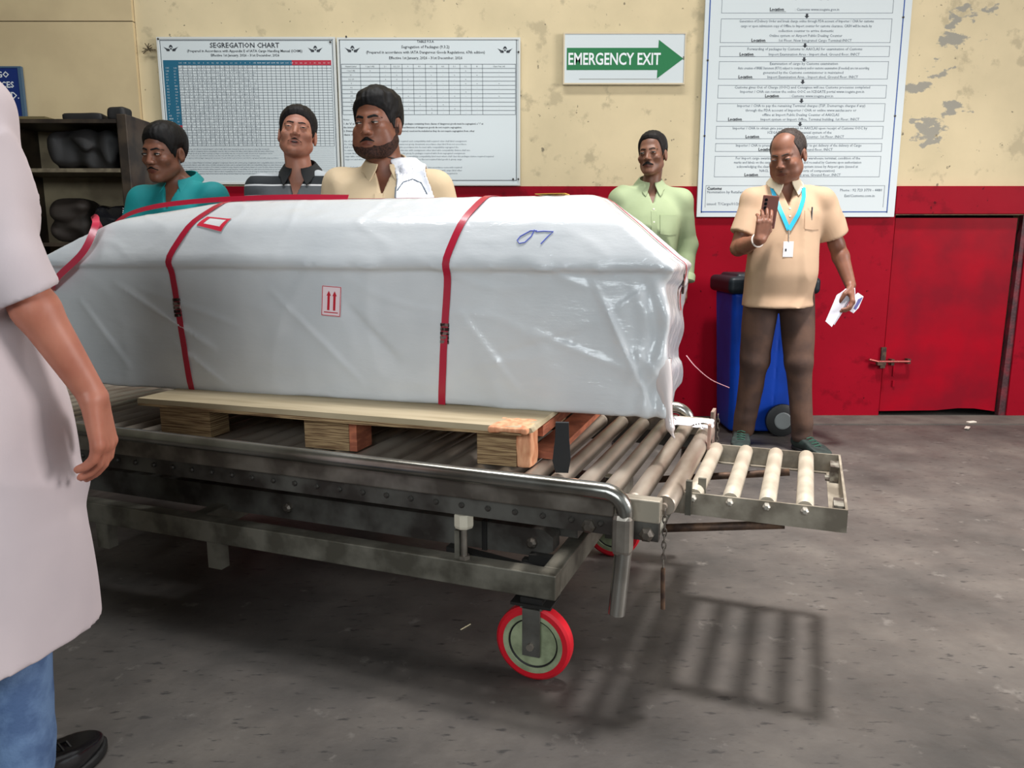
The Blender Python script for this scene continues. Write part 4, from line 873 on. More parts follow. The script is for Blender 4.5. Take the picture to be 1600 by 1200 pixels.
BASE = dict(hipL=(0.085, 0, 0.88), hipR=(-0.085, 0, 0.88), kneeL=(0.105, -0.015, 0.48), kneeR=(-0.105, -0.015, 0.48), ankL=(0.115, 0.02, 0.085), ankR=(-0.115, 0.02, 0.085),
            shL=(0.170, 0.0, 1.360), shR=(-0.170, 0.0, 1.360), elL=(0.235, 0.03, 1.11), elR=(-0.235, 0.03, 1.11), wrL=(0.25, -0.03, 0.87), wrR=(-0.25, -0.03, 0.87),
            neck=(0, 0.012, 1.41), toeL=(0.15, -0.14), toeR=(-0.15, -0.14))
class Person:
    def __init__(s, label, loc, rz, skin, hair_m, J=None, head=(0, -0.012, 1.572), turn=(0, 0, 0), hs=1.0, hw=1.0, jaw=1.0, heavy=0.0, wide=1.0, deep=1.0, belly=0.0, hz=1.0, hands=None, h=(0.009, 0.009, 0.012), fine=0.0032, neck_r=0.052, arm=1.0, scale=1.0):
        s.root = empty('person', loc, rz); s.root.scale = (scale,) * 3; tag(s.root, label, 'person')
        s.J = dict(BASE); s.J.update(J or {}); s.hz = hz; s.hd = head_sdf(hw, jaw, heavy); s.hsm = head_sdf(hw, jaw, heavy, False)
        s.R = rotm(*turn); s.c = A3(head); s.hs = hs; s.skin = skin; s.hair_m = hair_m; s.wide = wide; s.deep = deep; s.belly = belly; s.neck_r = neck_r; s.arm = arm
        J = s.J; s.palm = []; s.fing = []
        if hands is None: hands = {}
        for side, q in (('L', 1), ('R', -1)):
            hh = hands.get(side) or dict(f=(q * 0.02, -0.1, -1), t=(-q * 0.1, -1, 0), n=(-q, 0, 0))
            if hh.get('skip'): continue
            p, f = hand(J['wr' + side], hh['f'], hh['t'], hh['n'], hh.get('s', 1.0), hh.get('curl', (0.3, 0.35, 0.4, 0.45)), hh.get('thumb', 0.2)); s.palm += p; s.fing += f
        s.hm = s.c; s.h = h; s.fine = fine; s.build_body()
    def loc_head(s, P): return ((P - s.c) @ s.R) / s.hs
    def torso(s, grow=0.0, z0=0.80, z1=1.44, bell=None):
        W, D, b = s.wide, s.deep, s.belly if bell is None else bell; g = grow
        return [(z0, 0.150 * W + g, 0.108 * D + g, 0, 0), (0.86, 0.155 * W + g, 0.112 * D + g, 0, 0), (0.98, 0.142 * W + g + b * 0.4, 0.100 * D + g + b * 0.6, 0, -b * 0.5), (1.08, 0.142 * W + g + b * 0.3, 0.102 * D + g + b * 0.5, 0, -b * 0.5),
                (1.22, 0.158 * W + g, 0.110 * D + g, 0, -0.004), (1.30, 0.164 * W + g, 0.106 * D + g, 0, 0), (1.36, 0.140 * W + g, 0.088 * D + g, 0, 0.006), (1.40, 0.105 * W + g, 0.070 * D + g, 0, 0.012), (1.43, 0.075 * W + g * 0.8, 0.058 * D + g * 0.6, 0, 0.016), (1.46, 0.056 * W + g * 0.4, 0.052 + g * 0.3, 0, 0.016)]
    def body(s, P):
        J = s.J; a_ = s.arm
        d = loft(P, s.torso()); 
        for q in 'LR':
            d = smin(d, cap(P, (J['neck'][0] + (0.05 if q == 'L' else -0.05), 0.015, J['neck'][2] - 0.01), J['sh' + q], 0.036, 0.048), 0.04)
            d = smin(d, cap(P, J['sh' + q], J['el' + q], 0.050 * a_, 0.038 * a_), 0.03)
            e = A3(J['el' + q]); w = A3(J['wr' + q]); m = e + (w - e) * 0.3
            d = smin(d, cap(P, e, m, 0.038 * a_, 0.041 * a_), 0.015); d = smin(d, cap(P, m, w, 0.041 * a_, 0.026 * a_), 0.012)
            d = smin(d, cap(P, J['hip' + q], J['knee' + q], 0.085, 0.055), 0.04); k = A3(J['knee' + q]); an = A3(J['ank' + q])
            d = smin(d, cap(P, k, k + (an - k) * 0.35 + A3((0, 0.015, 0)), 0.052, 0.052), 0.03); d = smin(d, cap(P, k + (an - k) * 0.35 + A3((0, 0.015, 0)), an, 0.052, 0.034), 0.03)
            t = J['toe' + q]; d = smin(d, cap(P, an + A3((0, 0, -0.03)), (t[0] * 0.85 + an[0] * 0.15, t[1] * 0.75 + an[1] * 0.25, 0.032), 0.030, 0.020), 0.01)
        Q = s.loc_head(P); hd = s.hd(Q) * s.hs
        nb = A3(J['neck']); top = s.c + s.R @ A3((0, 0.028, -0.075)) * s.hs
        d = smin(d, cap(P, nb, top, s.neck_r + 0.004, s.neck_r), 0.03)
        d = smin(d, hd, 0.012)
        if s.palm:
            p = None
            for a in s.palm: e = cap(P, *a); p = e if p is None else smin(p, e, 0.010 * 1.0)
            f = None
            for a in s.fing: e = cap(P, *a); f = e if f is None else np.minimum(f, e)
            d = smin(d, smin(p, f, 0.007), 0.010)
        return d
    def build_body(s):
        J = s.J; pts = np.array([v for k, v in J.items() if len(v) == 3]); lo = pts.min(0) - 0.16; hi = pts.max(0) + 0.16
        lo[2] = 0.0; hi[2] = s.c[2] + 0.15 * s.hs; r = 0.125 * s.hs; f = s.fine
        zx, zy, zz = [(s.c[0] - r, s.c[0] + r, f)], [(s.c[1] - r - 0.01, s.c[1] + r, f)], [(s.c[2] - r, s.c[2] + r, f)]
        if s.fing:
            fp = np.array([a[0] for a in s.fing] + [a[1] for a in s.fing])
            for grp in (fp[fp[:, 0] > 0], fp[fp[:, 0] <= 0]):
                if len(grp):
                    a, b = grp.min(0) - 0.02, grp.max(0) + 0.02
                    for z_, i in ((zx, 0), (zy, 1), (zz, 2)): z_.append((a[i], b[i], max(f, 0.0036)))
            lo = np.minimum(lo, fp.min(0) - 0.03); hi = np.maximum(hi, fp.max(0) + 0.03)
        lips = mat('lips', tuple(int(v * k) for v, k in zip(s.skin[0], (0.78, 0.62, 0.62))), 0.45)
        skin = mat('skin', s.skin[0], 0.48, c2=s.skin[1], scale=16, thr=(0.3, 0.7), spec=0.4, sss=0.08)
        def pick(C):
            Q = s.loc_head(C); e = (Q[:, 0] / 0.021) ** 2 + ((Q[:, 2] + 0.066 + 0.10 * Q[:, 0] ** 2 / 0.02) / (0.0095 * (1 - 0.4 * np.abs(Q[:, 0]) / 0.021))) ** 2
            return ((e < 1) & (Q[:, 1] < -0.075)).astype(int)
        s.skin_m = skin
        sdf_obj('body', s.body, tuple(lo), tuple(hi), s.h, None, s.root, zx, zy, zz, mats=[skin, lips], pick=pick)
    def hloc(s, name, F, lo, hi, h, m, parent=None):
        o = sdf_obj(name, F, lo, hi, h, m, parent or s.root, T=(s.R * s.hs, s.c)); return o
    def face(s, style='full', thick=0.010, mous=1, eye=1.0, gaze=0.0, beard=None, brow=1.0, gaze_z=0.0, curl=0.0, thin=0.0):
        M_h = s.hair_m
        hs_, reg = s.hd, hair_region(style)
        def H(P):
            r = reg(P); top = np.clip((P[:, 2] - 0.03) / 0.07, 0, 1)
            t = thick * (0.5 + 0.75 * top) if style != 'bald' else np.full(len(P), thick * 0.6, np.float32)
            t = 0.0012 + t * np.clip(r / (0.022 if style != 'bald' else 0.05), 0, 1) ** 0.6
            d = s.hsm(P) - t + (0.0016 * folds(P, 230, 3, (1, 1, 0.4)) + curl * 0.0032 * folds(P, 120, 8)) * np.clip(r / 0.012, 0, 1)
            return smax(d, -r + 0.0022 * folds(P, 260, 6), 0.002)
        s.hloc('hair', H, (-0.11, -0.13, -0.10), (0.11, 0.14, 0.16), 0.0030, M_h)
        def B(P):
            Q = P.copy(); Q[:, 0] = np.abs(Q[:, 0])
            Q[:, 1] *= 0.45
            g = cap(Q, (0.011, -0.0395, 0.0190), (0.031, -0.037, 0.0240), 0.0028 * brow, 0.0030 * brow); g = np.minimum(g, cap(Q, (0.031, -0.037, 0.0240), (0.050, -0.027, 0.0165), 0.0030 * brow, 0.0014))
            return np.maximum(g, s.hd(P) - 0.0016 + 0.0006 * folds(P, 400, 2))
        s.hloc('eyebrows', B, (-0.06, -0.11, 0.008), (0.06, -0.05, 0.04), 0.0019, M_h)
        W_ = mat('eye_white', (196, 184, 174), 0.3); I_ = mat('iris', (24, 16, 12), 0.15)
        for q in (-1, 1):
            e = s.hloc('eye', lambda P: ell(P, (q * 0.0305, -0.0775, 0.001), (0.0138, 0.0122, 0.0060 * eye)), (q * 0.031 - 0.018, -0.1, -0.012), (q * 0.031 + 0.018, -0.06, 0.014), 0.0014, W_)
            gx = q * 0.031 + gaze * 0.006
            s.hloc('iris', lambda P: np.maximum(ell(P, (gx, -0.0880, 0.0015 + gaze_z), (0.0060, 0.0040, 0.0060)), ell(P, (q * 0.0305, -0.0785, 0.001), (0.0138, 0.0128, 0.0060 * eye))), (gx - 0.009, -0.1, -0.01), (gx + 0.009, -0.07, 0.012), 0.0011, I_, None)
            def lid(P): 
                return np.maximum(np.abs(ell(P, (q * 0.0305, -0.0775, 0.001), (0.0144, 0.0126, 0.0066 * eye + 0.0006))) - 0.0009, np.maximum(0.0012 - P[:, 2], P[:, 1] + 0.079))
            s.hloc('eyelid_line', lid, (q * 0.031 - 0.018, -0.1, -0.004), (q * 0.031 + 0.018, -0.06, 0.014), 0.0014, M_h)
        if mous:
            def Mo(P):
                Q = P.copy(); Q[:, 0] = np.abs(Q[:, 0])
                Q[:, 1] *= 0.5; r = cap(Q, (0.002, -0.046, -0.0515), (0.027, -0.042, -0.0615), 0.0062 * mous, 0.0030 * mous); return smax(r, s.hd(P) - 0.0026 + 0.0010 * folds(P, 300, 3), 0.002)
            s.hloc('moustache', Mo, (-0.045, -0.115, -0.075), (0.045, -0.06, -0.035), 0.0019, M_h)
        if beard:
            def Be(P):
                line = np.interp(P[:, 1], [-0.12, -0.08, -0.05, -0.02, 0.0, 0.01], [-0.078, -0.072, -0.056, -0.034, -0.004, 0.0]).astype(np.float32)
                r = np.maximum(P[:, 2] - line, P[:, 1] - 0.006); mouth = ell(P, (0, -0.095, -0.068), (0.027, 0.03, 0.0125))
                return smax(smax(s.hd(P) - 0.0016 + 0.0008 * folds(P, 300, 2), r + 0.006 * folds(P, 120, 4), 0.002), -mouth, 0.003)
            s.hloc('beard', Be, (-0.1, -0.12, -0.15), (0.1, 0.02, 0.02), 0.003, beard)
    # garments
    def sleeves(s, P, r0, r1, cut, drop=0.0):
        J = s.J; d = None
        for q in 'LR':
            a, b, w = A3(J['sh' + q]), A3(J['el' + q]), A3(J['wr' + q]); c = cut[0 if q == 'L' else 1]
            e = cap(P, a, b, r0, r1 if c <= 1 else r0 * 0.85)
            if c <= 1:
                u = (b - a) / np.linalg.norm(b - a); e = smax(e, (P - (a + (b - a) * c)) @ u, 0.006)
            else:
                u = (w - b) / np.linalg.norm(w - b); e = smin(e, cap(P, b, w, r0 * 0.85, r1), 0.03); e = smax(e, np.where((P - b) @ u > -0.05, (P - (b + (w - b) * (c - 1))) @ u, -1), 0.006)
            e = smin(e, cap(P, (J['neck'][0] + (0.05 if q == 'L' else -0.05), 0.014, J['neck'][2] - 0.006), a, 0.042, r0 * 0.95), 0.035)
            d = e if d is None else np.minimum(d, e)
        return d
    def shirt(s, m, hem=0.80, grow=0.016, hemw=0.02, r0=0.066, r1=0.070, cut=(0.72, 0.72), vneck=1.30, amp=0.006, seed=1, name='shirt', h=0.0065, mats=None, pick=None, flare=0.0, nr=0.064, prof=None):
        pr = prof or [(hem, (0.150 * s.wide) + grow + hemw, 0.108 * s.deep + grow + hemw, 0, -s.belly * 0.4)] + [(z, rx + hemw * max(0, 1.15 - z) * 1.5, ry + hemw * max(0, 1.15 - z) * 1.5, cx, cy) for z, rx, ry, cx, cy in s.torso(grow)[1:] if z > hem + 0.02]
        nb = A3(s.J['neck']); up = (s.c - nb) / np.linalg.norm(s.c - nb)
        def F(P):
            d = loft(P, pr, 0.012); d = smin(d, s.sleeves(P, r0, r1, cut), 0.035)
            f = amp * (folds(P, 11, seed, (1.3, 1, 0.8)) * np.clip(1.6 - (P[:, 2] - hem) * 1.4, 0.35, 1)) - amp * 1.4 * np.clip(1 - 4.5 * np.abs(wob(P, 9, seed + 3, (1.2, 1, 1.0))), 0, 1) ** 1.3 * np.clip(0.6 + wob(P, 4, seed + 7), 0, 1)
            d = d + f; d = np.maximum(d, hem - P[:, 2] + 0.004 * np.sin(P[:, 0] * 20))
            n = cap(P, nb + up * 0.055, nb + up * 0.20, nr - 0.004, nr + 0.03); d = smax(d, -n, 0.008)
            if vneck: 
                v = np.maximum(np.abs(P[:, 0] - nb[0]) - (P[:, 2] - vneck) * 0.34, P[:, 1] + 0.035); v = np.maximum(v, vneck - P[:, 2]); d = np.maximum(d, -v)
            return d
        s.F = F
        J = s.J; pts = np.array([J[k] for k in ('shL', 'shR', 'elL', 'elR')] + ([J['wrL'], J['wrR']] if max(cut) > 1 else [])); lo = pts.min(0) - 0.11; hi = pts.max(0) + 0.11
        ex = max(r[1] for r in pr) + 0.04; ey = max(r[2] for r in pr) + 0.06; lo = np.minimum(lo, (-ex, -ey, 0)); hi = np.maximum(hi, (ex, ey, 0)); lo[2] = min(hem, lo[2]) - 0.02; hi[2] = 1.50
        s.shirt_o = sdf_obj(name, F, tuple(lo), tuple(hi), h, None if mats else m, s.root, mats=mats, pick=pick); s.shirt_m = m; return s.shirt_o
    def collar(s, m, zc=1.462, h=0.030, r=0.062, gap=0.30, spread=0.55, tilt=0.42, th=0.0032, front=0.026, name='collar', flop=0.75):
        nb = A3(s.J['neck']); nb = A3((nb[0], nb[1] + 0.002, nb[2]))
        def F(P):
            q = P - nb; rad = np.hypot(q[:, 0], q[:, 1] * 1.02); zz = P[:, 2] - (zc + s.J['neck'][2] - 1.41) - tilt * q[:, 1]
            rr = r + flop * np.clip(0.010 - zz, 0, 1); ang = np.abs(np.arctan2(q[:, 0], -q[:, 1]))
            point = np.clip(1 - (ang - gap) / spread, 0, 1); lowz = -h - front * point
            op = gap + np.clip(-zz - 0.004, 0, 1) * 3.5
            d = np.maximum(np.abs(rad - rr) * 0.8 - th, np.maximum(zz - 0.010, lowz - zz))
            return np.maximum(d, (op - ang) * rad)
        return sdf_obj(name, F, tuple(nb + A3((-0.15, -0.16, -0.10))), tuple(nb + A3((0.15, 0.14, 0.14))), 0.0030, m, s.shirt_o)
    def on(s, x, z, lift=0.002):
        y = np.linspace(-0.40, 0.0, 200, dtype=np.float32); d = s.F(np.stack([np.full(200, x), y, np.full(200, z)], 1).astype(np.float32)); i = int(np.argmax(d < 0)); return Vector((x, float(y[max(i - 1, 0)]) - lift, z))
    def pocket(s, x, z, w=0.10, h=0.11, name='chest_pocket'):
        m = s.shirt_m; g = MB()
        P = [[s.on(x + (i / 6 - 0.5) * w, z - h * j / 6 + (0.0 if j < 6 else abs(i / 6 - 0.5) * 0.01)) for i in range(7)] for j in range(7)]
        V = [[g.bm.verts.new(p + Vector((0, -0.0015, 0))) for p in r] for r in P]; W_ = [[g.bm.verts.new(p + Vector((0, 0.004, 0))) for p in r] for r in P]
        for j in range(6):
            for i in range(6): g.bm.faces.new((V[j][i], V[j][i + 1], V[j + 1][i + 1], V[j + 1][i]))
        for i in range(6): g.bm.faces.new((V[0][i], W_[0][i], W_[0][i + 1], V[0][i + 1])); g.bm.faces.new((V[6][i], V[6][i + 1], W_[6][i + 1], W_[6][i])); g.bm.faces.new((V[i][0], V[i + 1][0], W_[i + 1][0], W_[i][0])); g.bm.faces.new((V[i][6], W_[i][6], W_[i + 1][6], V[i + 1][6]))
        g.build(name, m, s.shirt_o, 'auto')
        return s.on(x - w * 0.2, z)
    def strip(s, pts, wid, m, name, lift=0.003, parent=None, dens=8):
        out = []
        for (a, b), (c, d) in zip(pts, pts[1:]):
            for i in range(dens): out.append(s.on(a + (c - a) * i / dens, b + (d - b) * i / dens, lift))
        out.append(s.on(*pts[-1], lift)); out = [out[0]] + [(out[i - 1] + out[i] + out[i + 1]) / 3 for i in range(1, len(out) - 1)] + [out[-1]]
        return MB().ribbon(out, [Vector((0, -1, 0.1))] * len(out), wid, 0.0015).build(name, m, parent or s.root, 'auto')
    def buttons(s, x, zs, m):
        for z in zs:
            p = s.on(x, z, 0.001); MB().lathe([(0.0055, 0.002), (0.0055, -0.001), (0.003, -0.002)], p, 'y', 12).build('button', m, s.shirt_o)
    def trousers(s, m, seed=2, r=(0.098, 0.078, 0.066), amp=0.007, cuff=0.06, name='trousers', h=0.0075, top=0.93):
        J = s.J
        def F(P):
            d = loft(P, [(0.80, 0.155 * s.wide, 0.118 * s.deep, 0, 0.0), (0.88, 0.160 * s.wide, 0.120 * s.deep, 0, 0), (top, 0.150 * s.wide + s.belly * 0.3, 0.108 * s.deep + s.belly * 0.3, 0, -s.belly * 0.3)], 0.02)
            for q in 'LR':
                k = A3(J['knee' + q]); a = A3(J['ank' + q])
                e = smin(cap(P, J['hip' + q], k, *r[:2]), cap(P, k, a, r[1], r[2]), 0.02); d = smin(d, e, 0.035 if q == 'L' else 0.012)
            bunch = np.exp(-((P[:, 2] - 0.14) / 0.09) ** 2) + 0.2 * np.exp(-((P[:, 2] - 0.50) / 0.08) ** 2)
            d = d + amp * folds(P, 12, seed, (1, 1, 0.7)) + bunch * 0.006 * folds(P, 34, seed + 1, (0.5, 0.5, 1.6))
            d = d - 0.008 * np.clip(1 - 4.5 * np.abs(wob(P, 11, seed + 5, (1.3, 1, 0.9))), 0, 1) ** 1.3 * np.clip(0.4 + wob(P, 4, seed + 6), 0, 1)
            return np.maximum(d, cuff - P[:, 2])
        pts = np.array([J[k] for k in ('hipL', 'hipR', 'kneeL', 'kneeR', 'ankL', 'ankR')]); lo = pts.min(0) - 0.13; hi = pts.max(0) + 0.13; lo[2] = cuff - 0.02; hi[2] = top + 0.04
        lo = np.minimum(lo, (-0.24, -0.19, 9)); hi = np.maximum(hi, (0.24, 0.19, 0))
        return sdf_obj(name, F, tuple(lo), tuple(hi), h, m, s.root)
    def shoes(s, m, sole, lace=None, h=0.005, bulk=1.0):
        for q in 'LR':
            an = A3(s.J['ank' + q]); t = s.J['toe' + q]; hl = A3((an[0], an[1] + 0.03, 0)); tv = A3((t[0], t[1], 0)) - hl; L = float(np.linalg.norm(tv)); u = tv / L; v = A3((-u[1], u[0], 0)); L = L + 0.045
            T = np.stack([v, -u, A3((0, 0, 1))], 1)   # local x side, -y toe
            def S(P):
                w = np.interp(-P[:, 1], [-0.04, 0.05, 0.15, 0.2, 0.26], [0.036, 0.036, 0.048, 0.046, 0.03]).astype(np.float32) * bulk
                return w
            def up(P):
                d = cap(P, (0, 0.0, 0.052), (0, -L * 0.55, 0.045), 0.046 * bulk, 0.044 * bulk); d = smin(d, ell(P, (0, -L * 0.70, 0.036), (0.047 * bulk, 0.075, 0.036 * bulk)), 0.03); d = smin(d, cap(P, (0, -0.01, 0.05), (0, 0.0, 0.10), 0.040, 0.040), 0.02)
                return smax(smax(d, 0.018 - P[:, 2], 0.004), P[:, 2] - 0.098 - P[:, 1] * 0.25, 0.008)
            def so(P):
                d = cap(P * A3((1, 1, 0.0)), (0, 0.0, 0), (0, -L * 0.45, 0), 0.040 * bulk, 0.046 * bulk); d = smin(d, ell(P * A3((1, 1, 0.0)), (0, -L * 0.70, 0), (0.052 * bulk, 0.082, 0.05)), 0.03); return smax(d, np.abs(P[:, 2] - 0.0115) - 0.0108, 0.003)
            o = sdf_obj('shoe', up, (-0.07, -L - 0.03, 0.0), (0.07, 0.07, 0.16), h, m, s.root, T=(T, hl)); sdf_obj('sole', so, (-0.07, -L - 0.03, -0.005), (0.07, 0.07, 0.035), h, sole, o, T=(T, hl))
            if lace:
                g = MB(); M4 = Matrix([[*map(float, T[i]), float(hl[i])] for i in range(3)] + [[0, 0, 0, 1]])
                for k in range(4):
                    yy = -L * (0.34 + 0.09 * k); zt = 0.093 - 0.009 * k
                    g.tube([M4 @ Vector(p) for p in ((-0.022, yy, zt - 0.008), (0, yy - 0.008, zt), (0.022, yy, zt - 0.008))], 0.0028, 6)
                g.build('laces', lace, o)
def hairm(c, n='black_hair'): return mat(n, tuple(int(v * 0.7) for v in c), 0.6, c2=tuple(int(v * 1.1) for v in c), scale=140, spec=0.2)
M_btn = mat('pale_button', (226, 220, 206), 0.4)
def ringpts(c, d, r, k=1.0):
    a = d.orthogonal().normalized(); b = d.cross(a); return [c + a * r * math.cos(t) + b * r * k * math.sin(t) for t in [2 * math.pi * i / 20 for i in range(21)]]
# --- man with the phone
BLK = (20, 17, 16)
p = Person('balding man in beige polo and lanyard looking at a phone before the blue bin', (1.475, 4.26, 0), -0.10, ((136, 90, 70), (114, 74, 57)), hairm((62, 54, 50)),
           J=dict(shR=(-0.175, -0.02, 1.375), elR=(-0.245, -0.06, 1.12), wrR=(-0.170, -0.24, 1.165), shL=(0.190, 0.0, 1.375), elL=(0.295, 0.03, 1.14), wrL=(0.355, -0.06, 0.925), neck=(-0.005, 0.0, 1.435),
                  hipL=(0.09, 0, 0.88), hipR=(-0.09, 0, 0.88), kneeL=(0.115, -0.07, 0.50), kneeR=(-0.115, 0.0, 0.50), ankL=(0.155, -0.06, 0.09), ankR=(-0.145, 0.06, 0.09), toeL=(0.23, -0.23), toeR=(-0.19, -0.12)),
           head=(-0.015, -0.055, 1.600), turn=(-0.60, 0.30, -0.04), hs=1.12, hw=1.0, heavy=0.002, wide=0.98, deep=1.12, belly=0.035, arm=1.08,
           hands=dict(R=dict(f=(0.15, -0.10, 0.95), t=(0.9, 0.1, -0.1), n=(0.2, 0.95, 0.1), curl=(0.30, 0.34, 0.40, 0.46), thumb=0.25, s=1.05), L=dict(f=(0.1, -0.35, -0.95), t=(-0.35, -0.9, 0.2), n=(-0.9, 0.3, 0), curl=(0.5, 0.55, 0.6, 0.6), thumb=0.7, s=1.08)))
p.face('bald', 0.007, mous=0.35, eye=0.45, gaze=-0.4, gaze_z=-0.002)
M_pt = mat('beige_knit', (190, 160, 132), 0.8, c2=(182, 152, 124), scale=4, bump=0.05, bscale=220)
p.shirt(M_pt, hem=0.80, grow=0.020, hemw=0.022, r0=0.060, r1=0.078, cut=(0.78, 0.70), vneck=1.335, amp=0.010, seed=4)
p.collar(mat('cream_collar', (222, 208, 182), 0.8), r=0.066, front=0.034)
pk = p.pocket(0.115, 1.315, 0.088, 0.10)
MB().tube([pk + Vector((0.012, -0.004, 0.018)), pk + Vector((0.012, -0.004, -0.05))], 0.0042, 8).build('pen', mat('black_pen', (20, 20, 24), 0.3), p.root)
p.buttons(-0.003, (1.325, 1.285), M_btn)
cyan = mat('cyan_lanyard', (34, 168, 208), 0.45)
V = (-0.01, 1.215)
p.strip([(-0.082, 1.44), (-0.074, 1.39), (-0.05, 1.31), V], 0.021, cyan, 'lanyard', 0.006); p.strip([(0.082, 1.44), (0.072, 1.39), (0.038, 1.30), V], 0.021, cyan, 'lanyard', 0.007)
bp_ = p.on(-0.012, 1.15, 0.012); bd = MB().box(bp_.x - 0.026, bp_.x + 0.026, bp_.y - 0.0025, bp_.y, 1.075, 1.155, bev=0.001).build('id_badge', mat('badge_white', (224, 220, 222), 0.3), p.root)
MB().box(bp_.x - 0.016, bp_.x - 0.008, bp_.y - 0.0032, bp_.y - 0.0026, 1.105, 1.118).build('badge_mark', M_ink, bd)
MB().tube([(bp_.x, bp_.y - 0.002, 1.155), (V[0], p.on(*V, 0.006).y, V[1])], 0.003, 6).build('badge_clip', M_steel, p.root)
p.trousers(mat('brown_cotton', (88, 62, 48), 0.8, c2=(66, 46, 38), scale=7, bump=0.1, bscale=80), amp=0.009, cuff=0.055, r=(0.094, 0.072, 0.060))
p.shoes(mat('dark_green_shoe', (38, 52, 48), 0.6, c2=(26, 36, 34), scale=30), mat('dark_sole', (34, 34, 34), 0.6), mat('green_lace', (30, 84, 66), 0.7), bulk=1.08)
wr = Vector(p.J['wrR']); el = Vector(p.J['elR']); wd = (wr - el).normalized(); ct = wr - wd * 0.022
MB().tube(ringpts(ct, wd, 0.0335), 0.0048, 8).build('wrist_bangle', mat('white_bangle', (220, 208, 198), 0.3), p.root, True)
def world(P_, v): return P_.root.matrix_basis @ Vector(v)
PM = Matrix.Translation(p.root.location) @ Euler(p.root.rotation_euler).to_matrix().to_4x4()
# phone held in his right hand
ph = empty('mobile_phone', PM @ Vector((-0.128, -0.213, 1.305)), -0.10); tag(ph, 'mobile phone in a brown case held up by the man in the beige polo', 'phone')
ph.rotation_euler = (0.12, 0.10, -0.28)
MB().box(-0.040, 0.040, -0.005, 0.004, -0.083, 0.083, bev=0.004).build('phone_case', mat('brown_phone_back', (108, 66, 58), 0.3, coat=0.5), ph)
MB().box(-0.0395, 0.0395, 0.0042, 0.006, -0.082, 0.082).build('phone_edge', mat('rose_edge', (226, 190, 176), 0.3, 0.5), ph)
g = MB()
for z in (0.06, 0.04, 0.02): g.lathe([(0.008, -0.005), (0.008, -0.007), (0.006, -0.0075)], (-0.022, 0, z), 'y', 14)
g.build('camera_lens', mat('lens_black', (16, 16, 20), 0.1), ph)
# folded papers in his left hand
pp = empty('folded_papers', PM @ Vector((0.338, -0.092, 0.852)), -0.1); tag(pp, 'folded white papers held at his side by the man in the beige polo', 'paper'); M_pap = mat('white_paper', (226, 224, 234), 0.6)
def foldp(pts, w, y):
    g = MB(); g.ribbon([(x, y + 0.01 * math.sin(i * 1.7), z) for i, (x, z) in enumerate(pts)], [(0.4, 0, 0.6)] * len(pts), w, 0.003); return g
g = MB(); g.prism([(-0.02, 0.055), (0.03, 0.06), (0.035, 0.02), (-0.01, -0.02), (-0.075, -0.15), (-0.11, -0.12), (-0.065, 0.01), (-0.045, 0.025)], -0.006, -0.003); g.prism([(-0.02, 0.05), (0.03, 0.05), (0.02, 0.01), (-0.06, -0.14), (-0.10, -0.10), (-0.06, 0.02)], 0.0, 0.003); g.build('sheet', M_pap, pp)
g = MB(); g.prism([(0.02, 0.01), (0.045, 0.035), (0.075, 0.015), (0.055, -0.045), (0.03, -0.075), (-0.01, -0.05)], -0.012, -0.009); g.build('sheet', M_pap, pp)
g = MB(); g.prism([(0.048, 0.0), (0.07, 0.012), (0.062, -0.01), (0.04, -0.055), (0.03, -0.05)], -0.0135, -0.0125); g.build('printed_patch', mat('violet_print', (92, 92, 150), 0.6), pp)
# --- man in the green shirt
p = Person('thin man in a light green long-sleeved shirt standing behind the right end of the crate', (0.775, 4.42, 0), 0.0, ((128, 88, 68), (104, 68, 52)), hairm((26, 22, 20)),
           J=dict(shR=(-0.165, 0, 1.385), shL=(0.168, 0, 1.38), neck=(0, 0.012, 1.44), elL=(0.230, 0.03, 1.13), wrL=(0.205, -0.02, 0.93), elR=(-0.21, 0.03, 1.12), wrR=(-0.19, 0.0, 0.88)),
           head=(0.0, -0.015, 1.628), turn=(-0.46, -0.02, -0.05), hs=1.02, hw=0.93, jaw=0.94, wide=0.98, neck_r=0.048)
p.face('high', 0.010, mous=1.25, eye=0.9, gaze=-0.1)
M_g = mat('light_green_cotton', (158, 172, 134), 0.8, c2=(150, 164, 126), scale=5, bump=0.05, bscale=150)
p.shirt(M_g, hem=0.76, grow=0.018, hemw=0.02, r0=0.064, r1=0.057, cut=(1.9, 1.9), vneck=1.355, amp=0.010, seed=9, nr=0.060)
p.collar(M_g, r=0.060, front=0.032, gap=0.22); p.pocket(0.085, 1.30, 0.10, 0.11); p.buttons(0.0, (1.33, 1.26, 1.17, 1.08), M_btn)
p.strip([(0.0, 1.36), (0.003, 1.2), (0.0, 0.9)], 0.030, M_g, 'placket', 0.0015, p.shirt_o)
for q, sgn in (('L', 1),):
    a, b = Vector(p.J['elL']), Vector(p.J['wrL']); d_ = (b - a).normalized(); c_ = a + (b - a) * 0.86; MB().lathe([(0.054, -0.02), (0.058, -0.01), (0.058, 0.02), (0.052, 0.024)], (0, 0, 0), 'z', 20).build('cuff', M_g, p.shirt_o, 'auto').matrix_local = Matrix.Translation(c_) @ d_.to_track_quat('Z', 'Y').to_matrix().to_4x4()
p.trousers(mat('grey_trousers', (70, 70, 74), 0.8)); p.shoes(mat('black_shoe_a', (30, 28, 28), 0.5), mat('dark_sole_a', (34, 34, 34), 0.6))
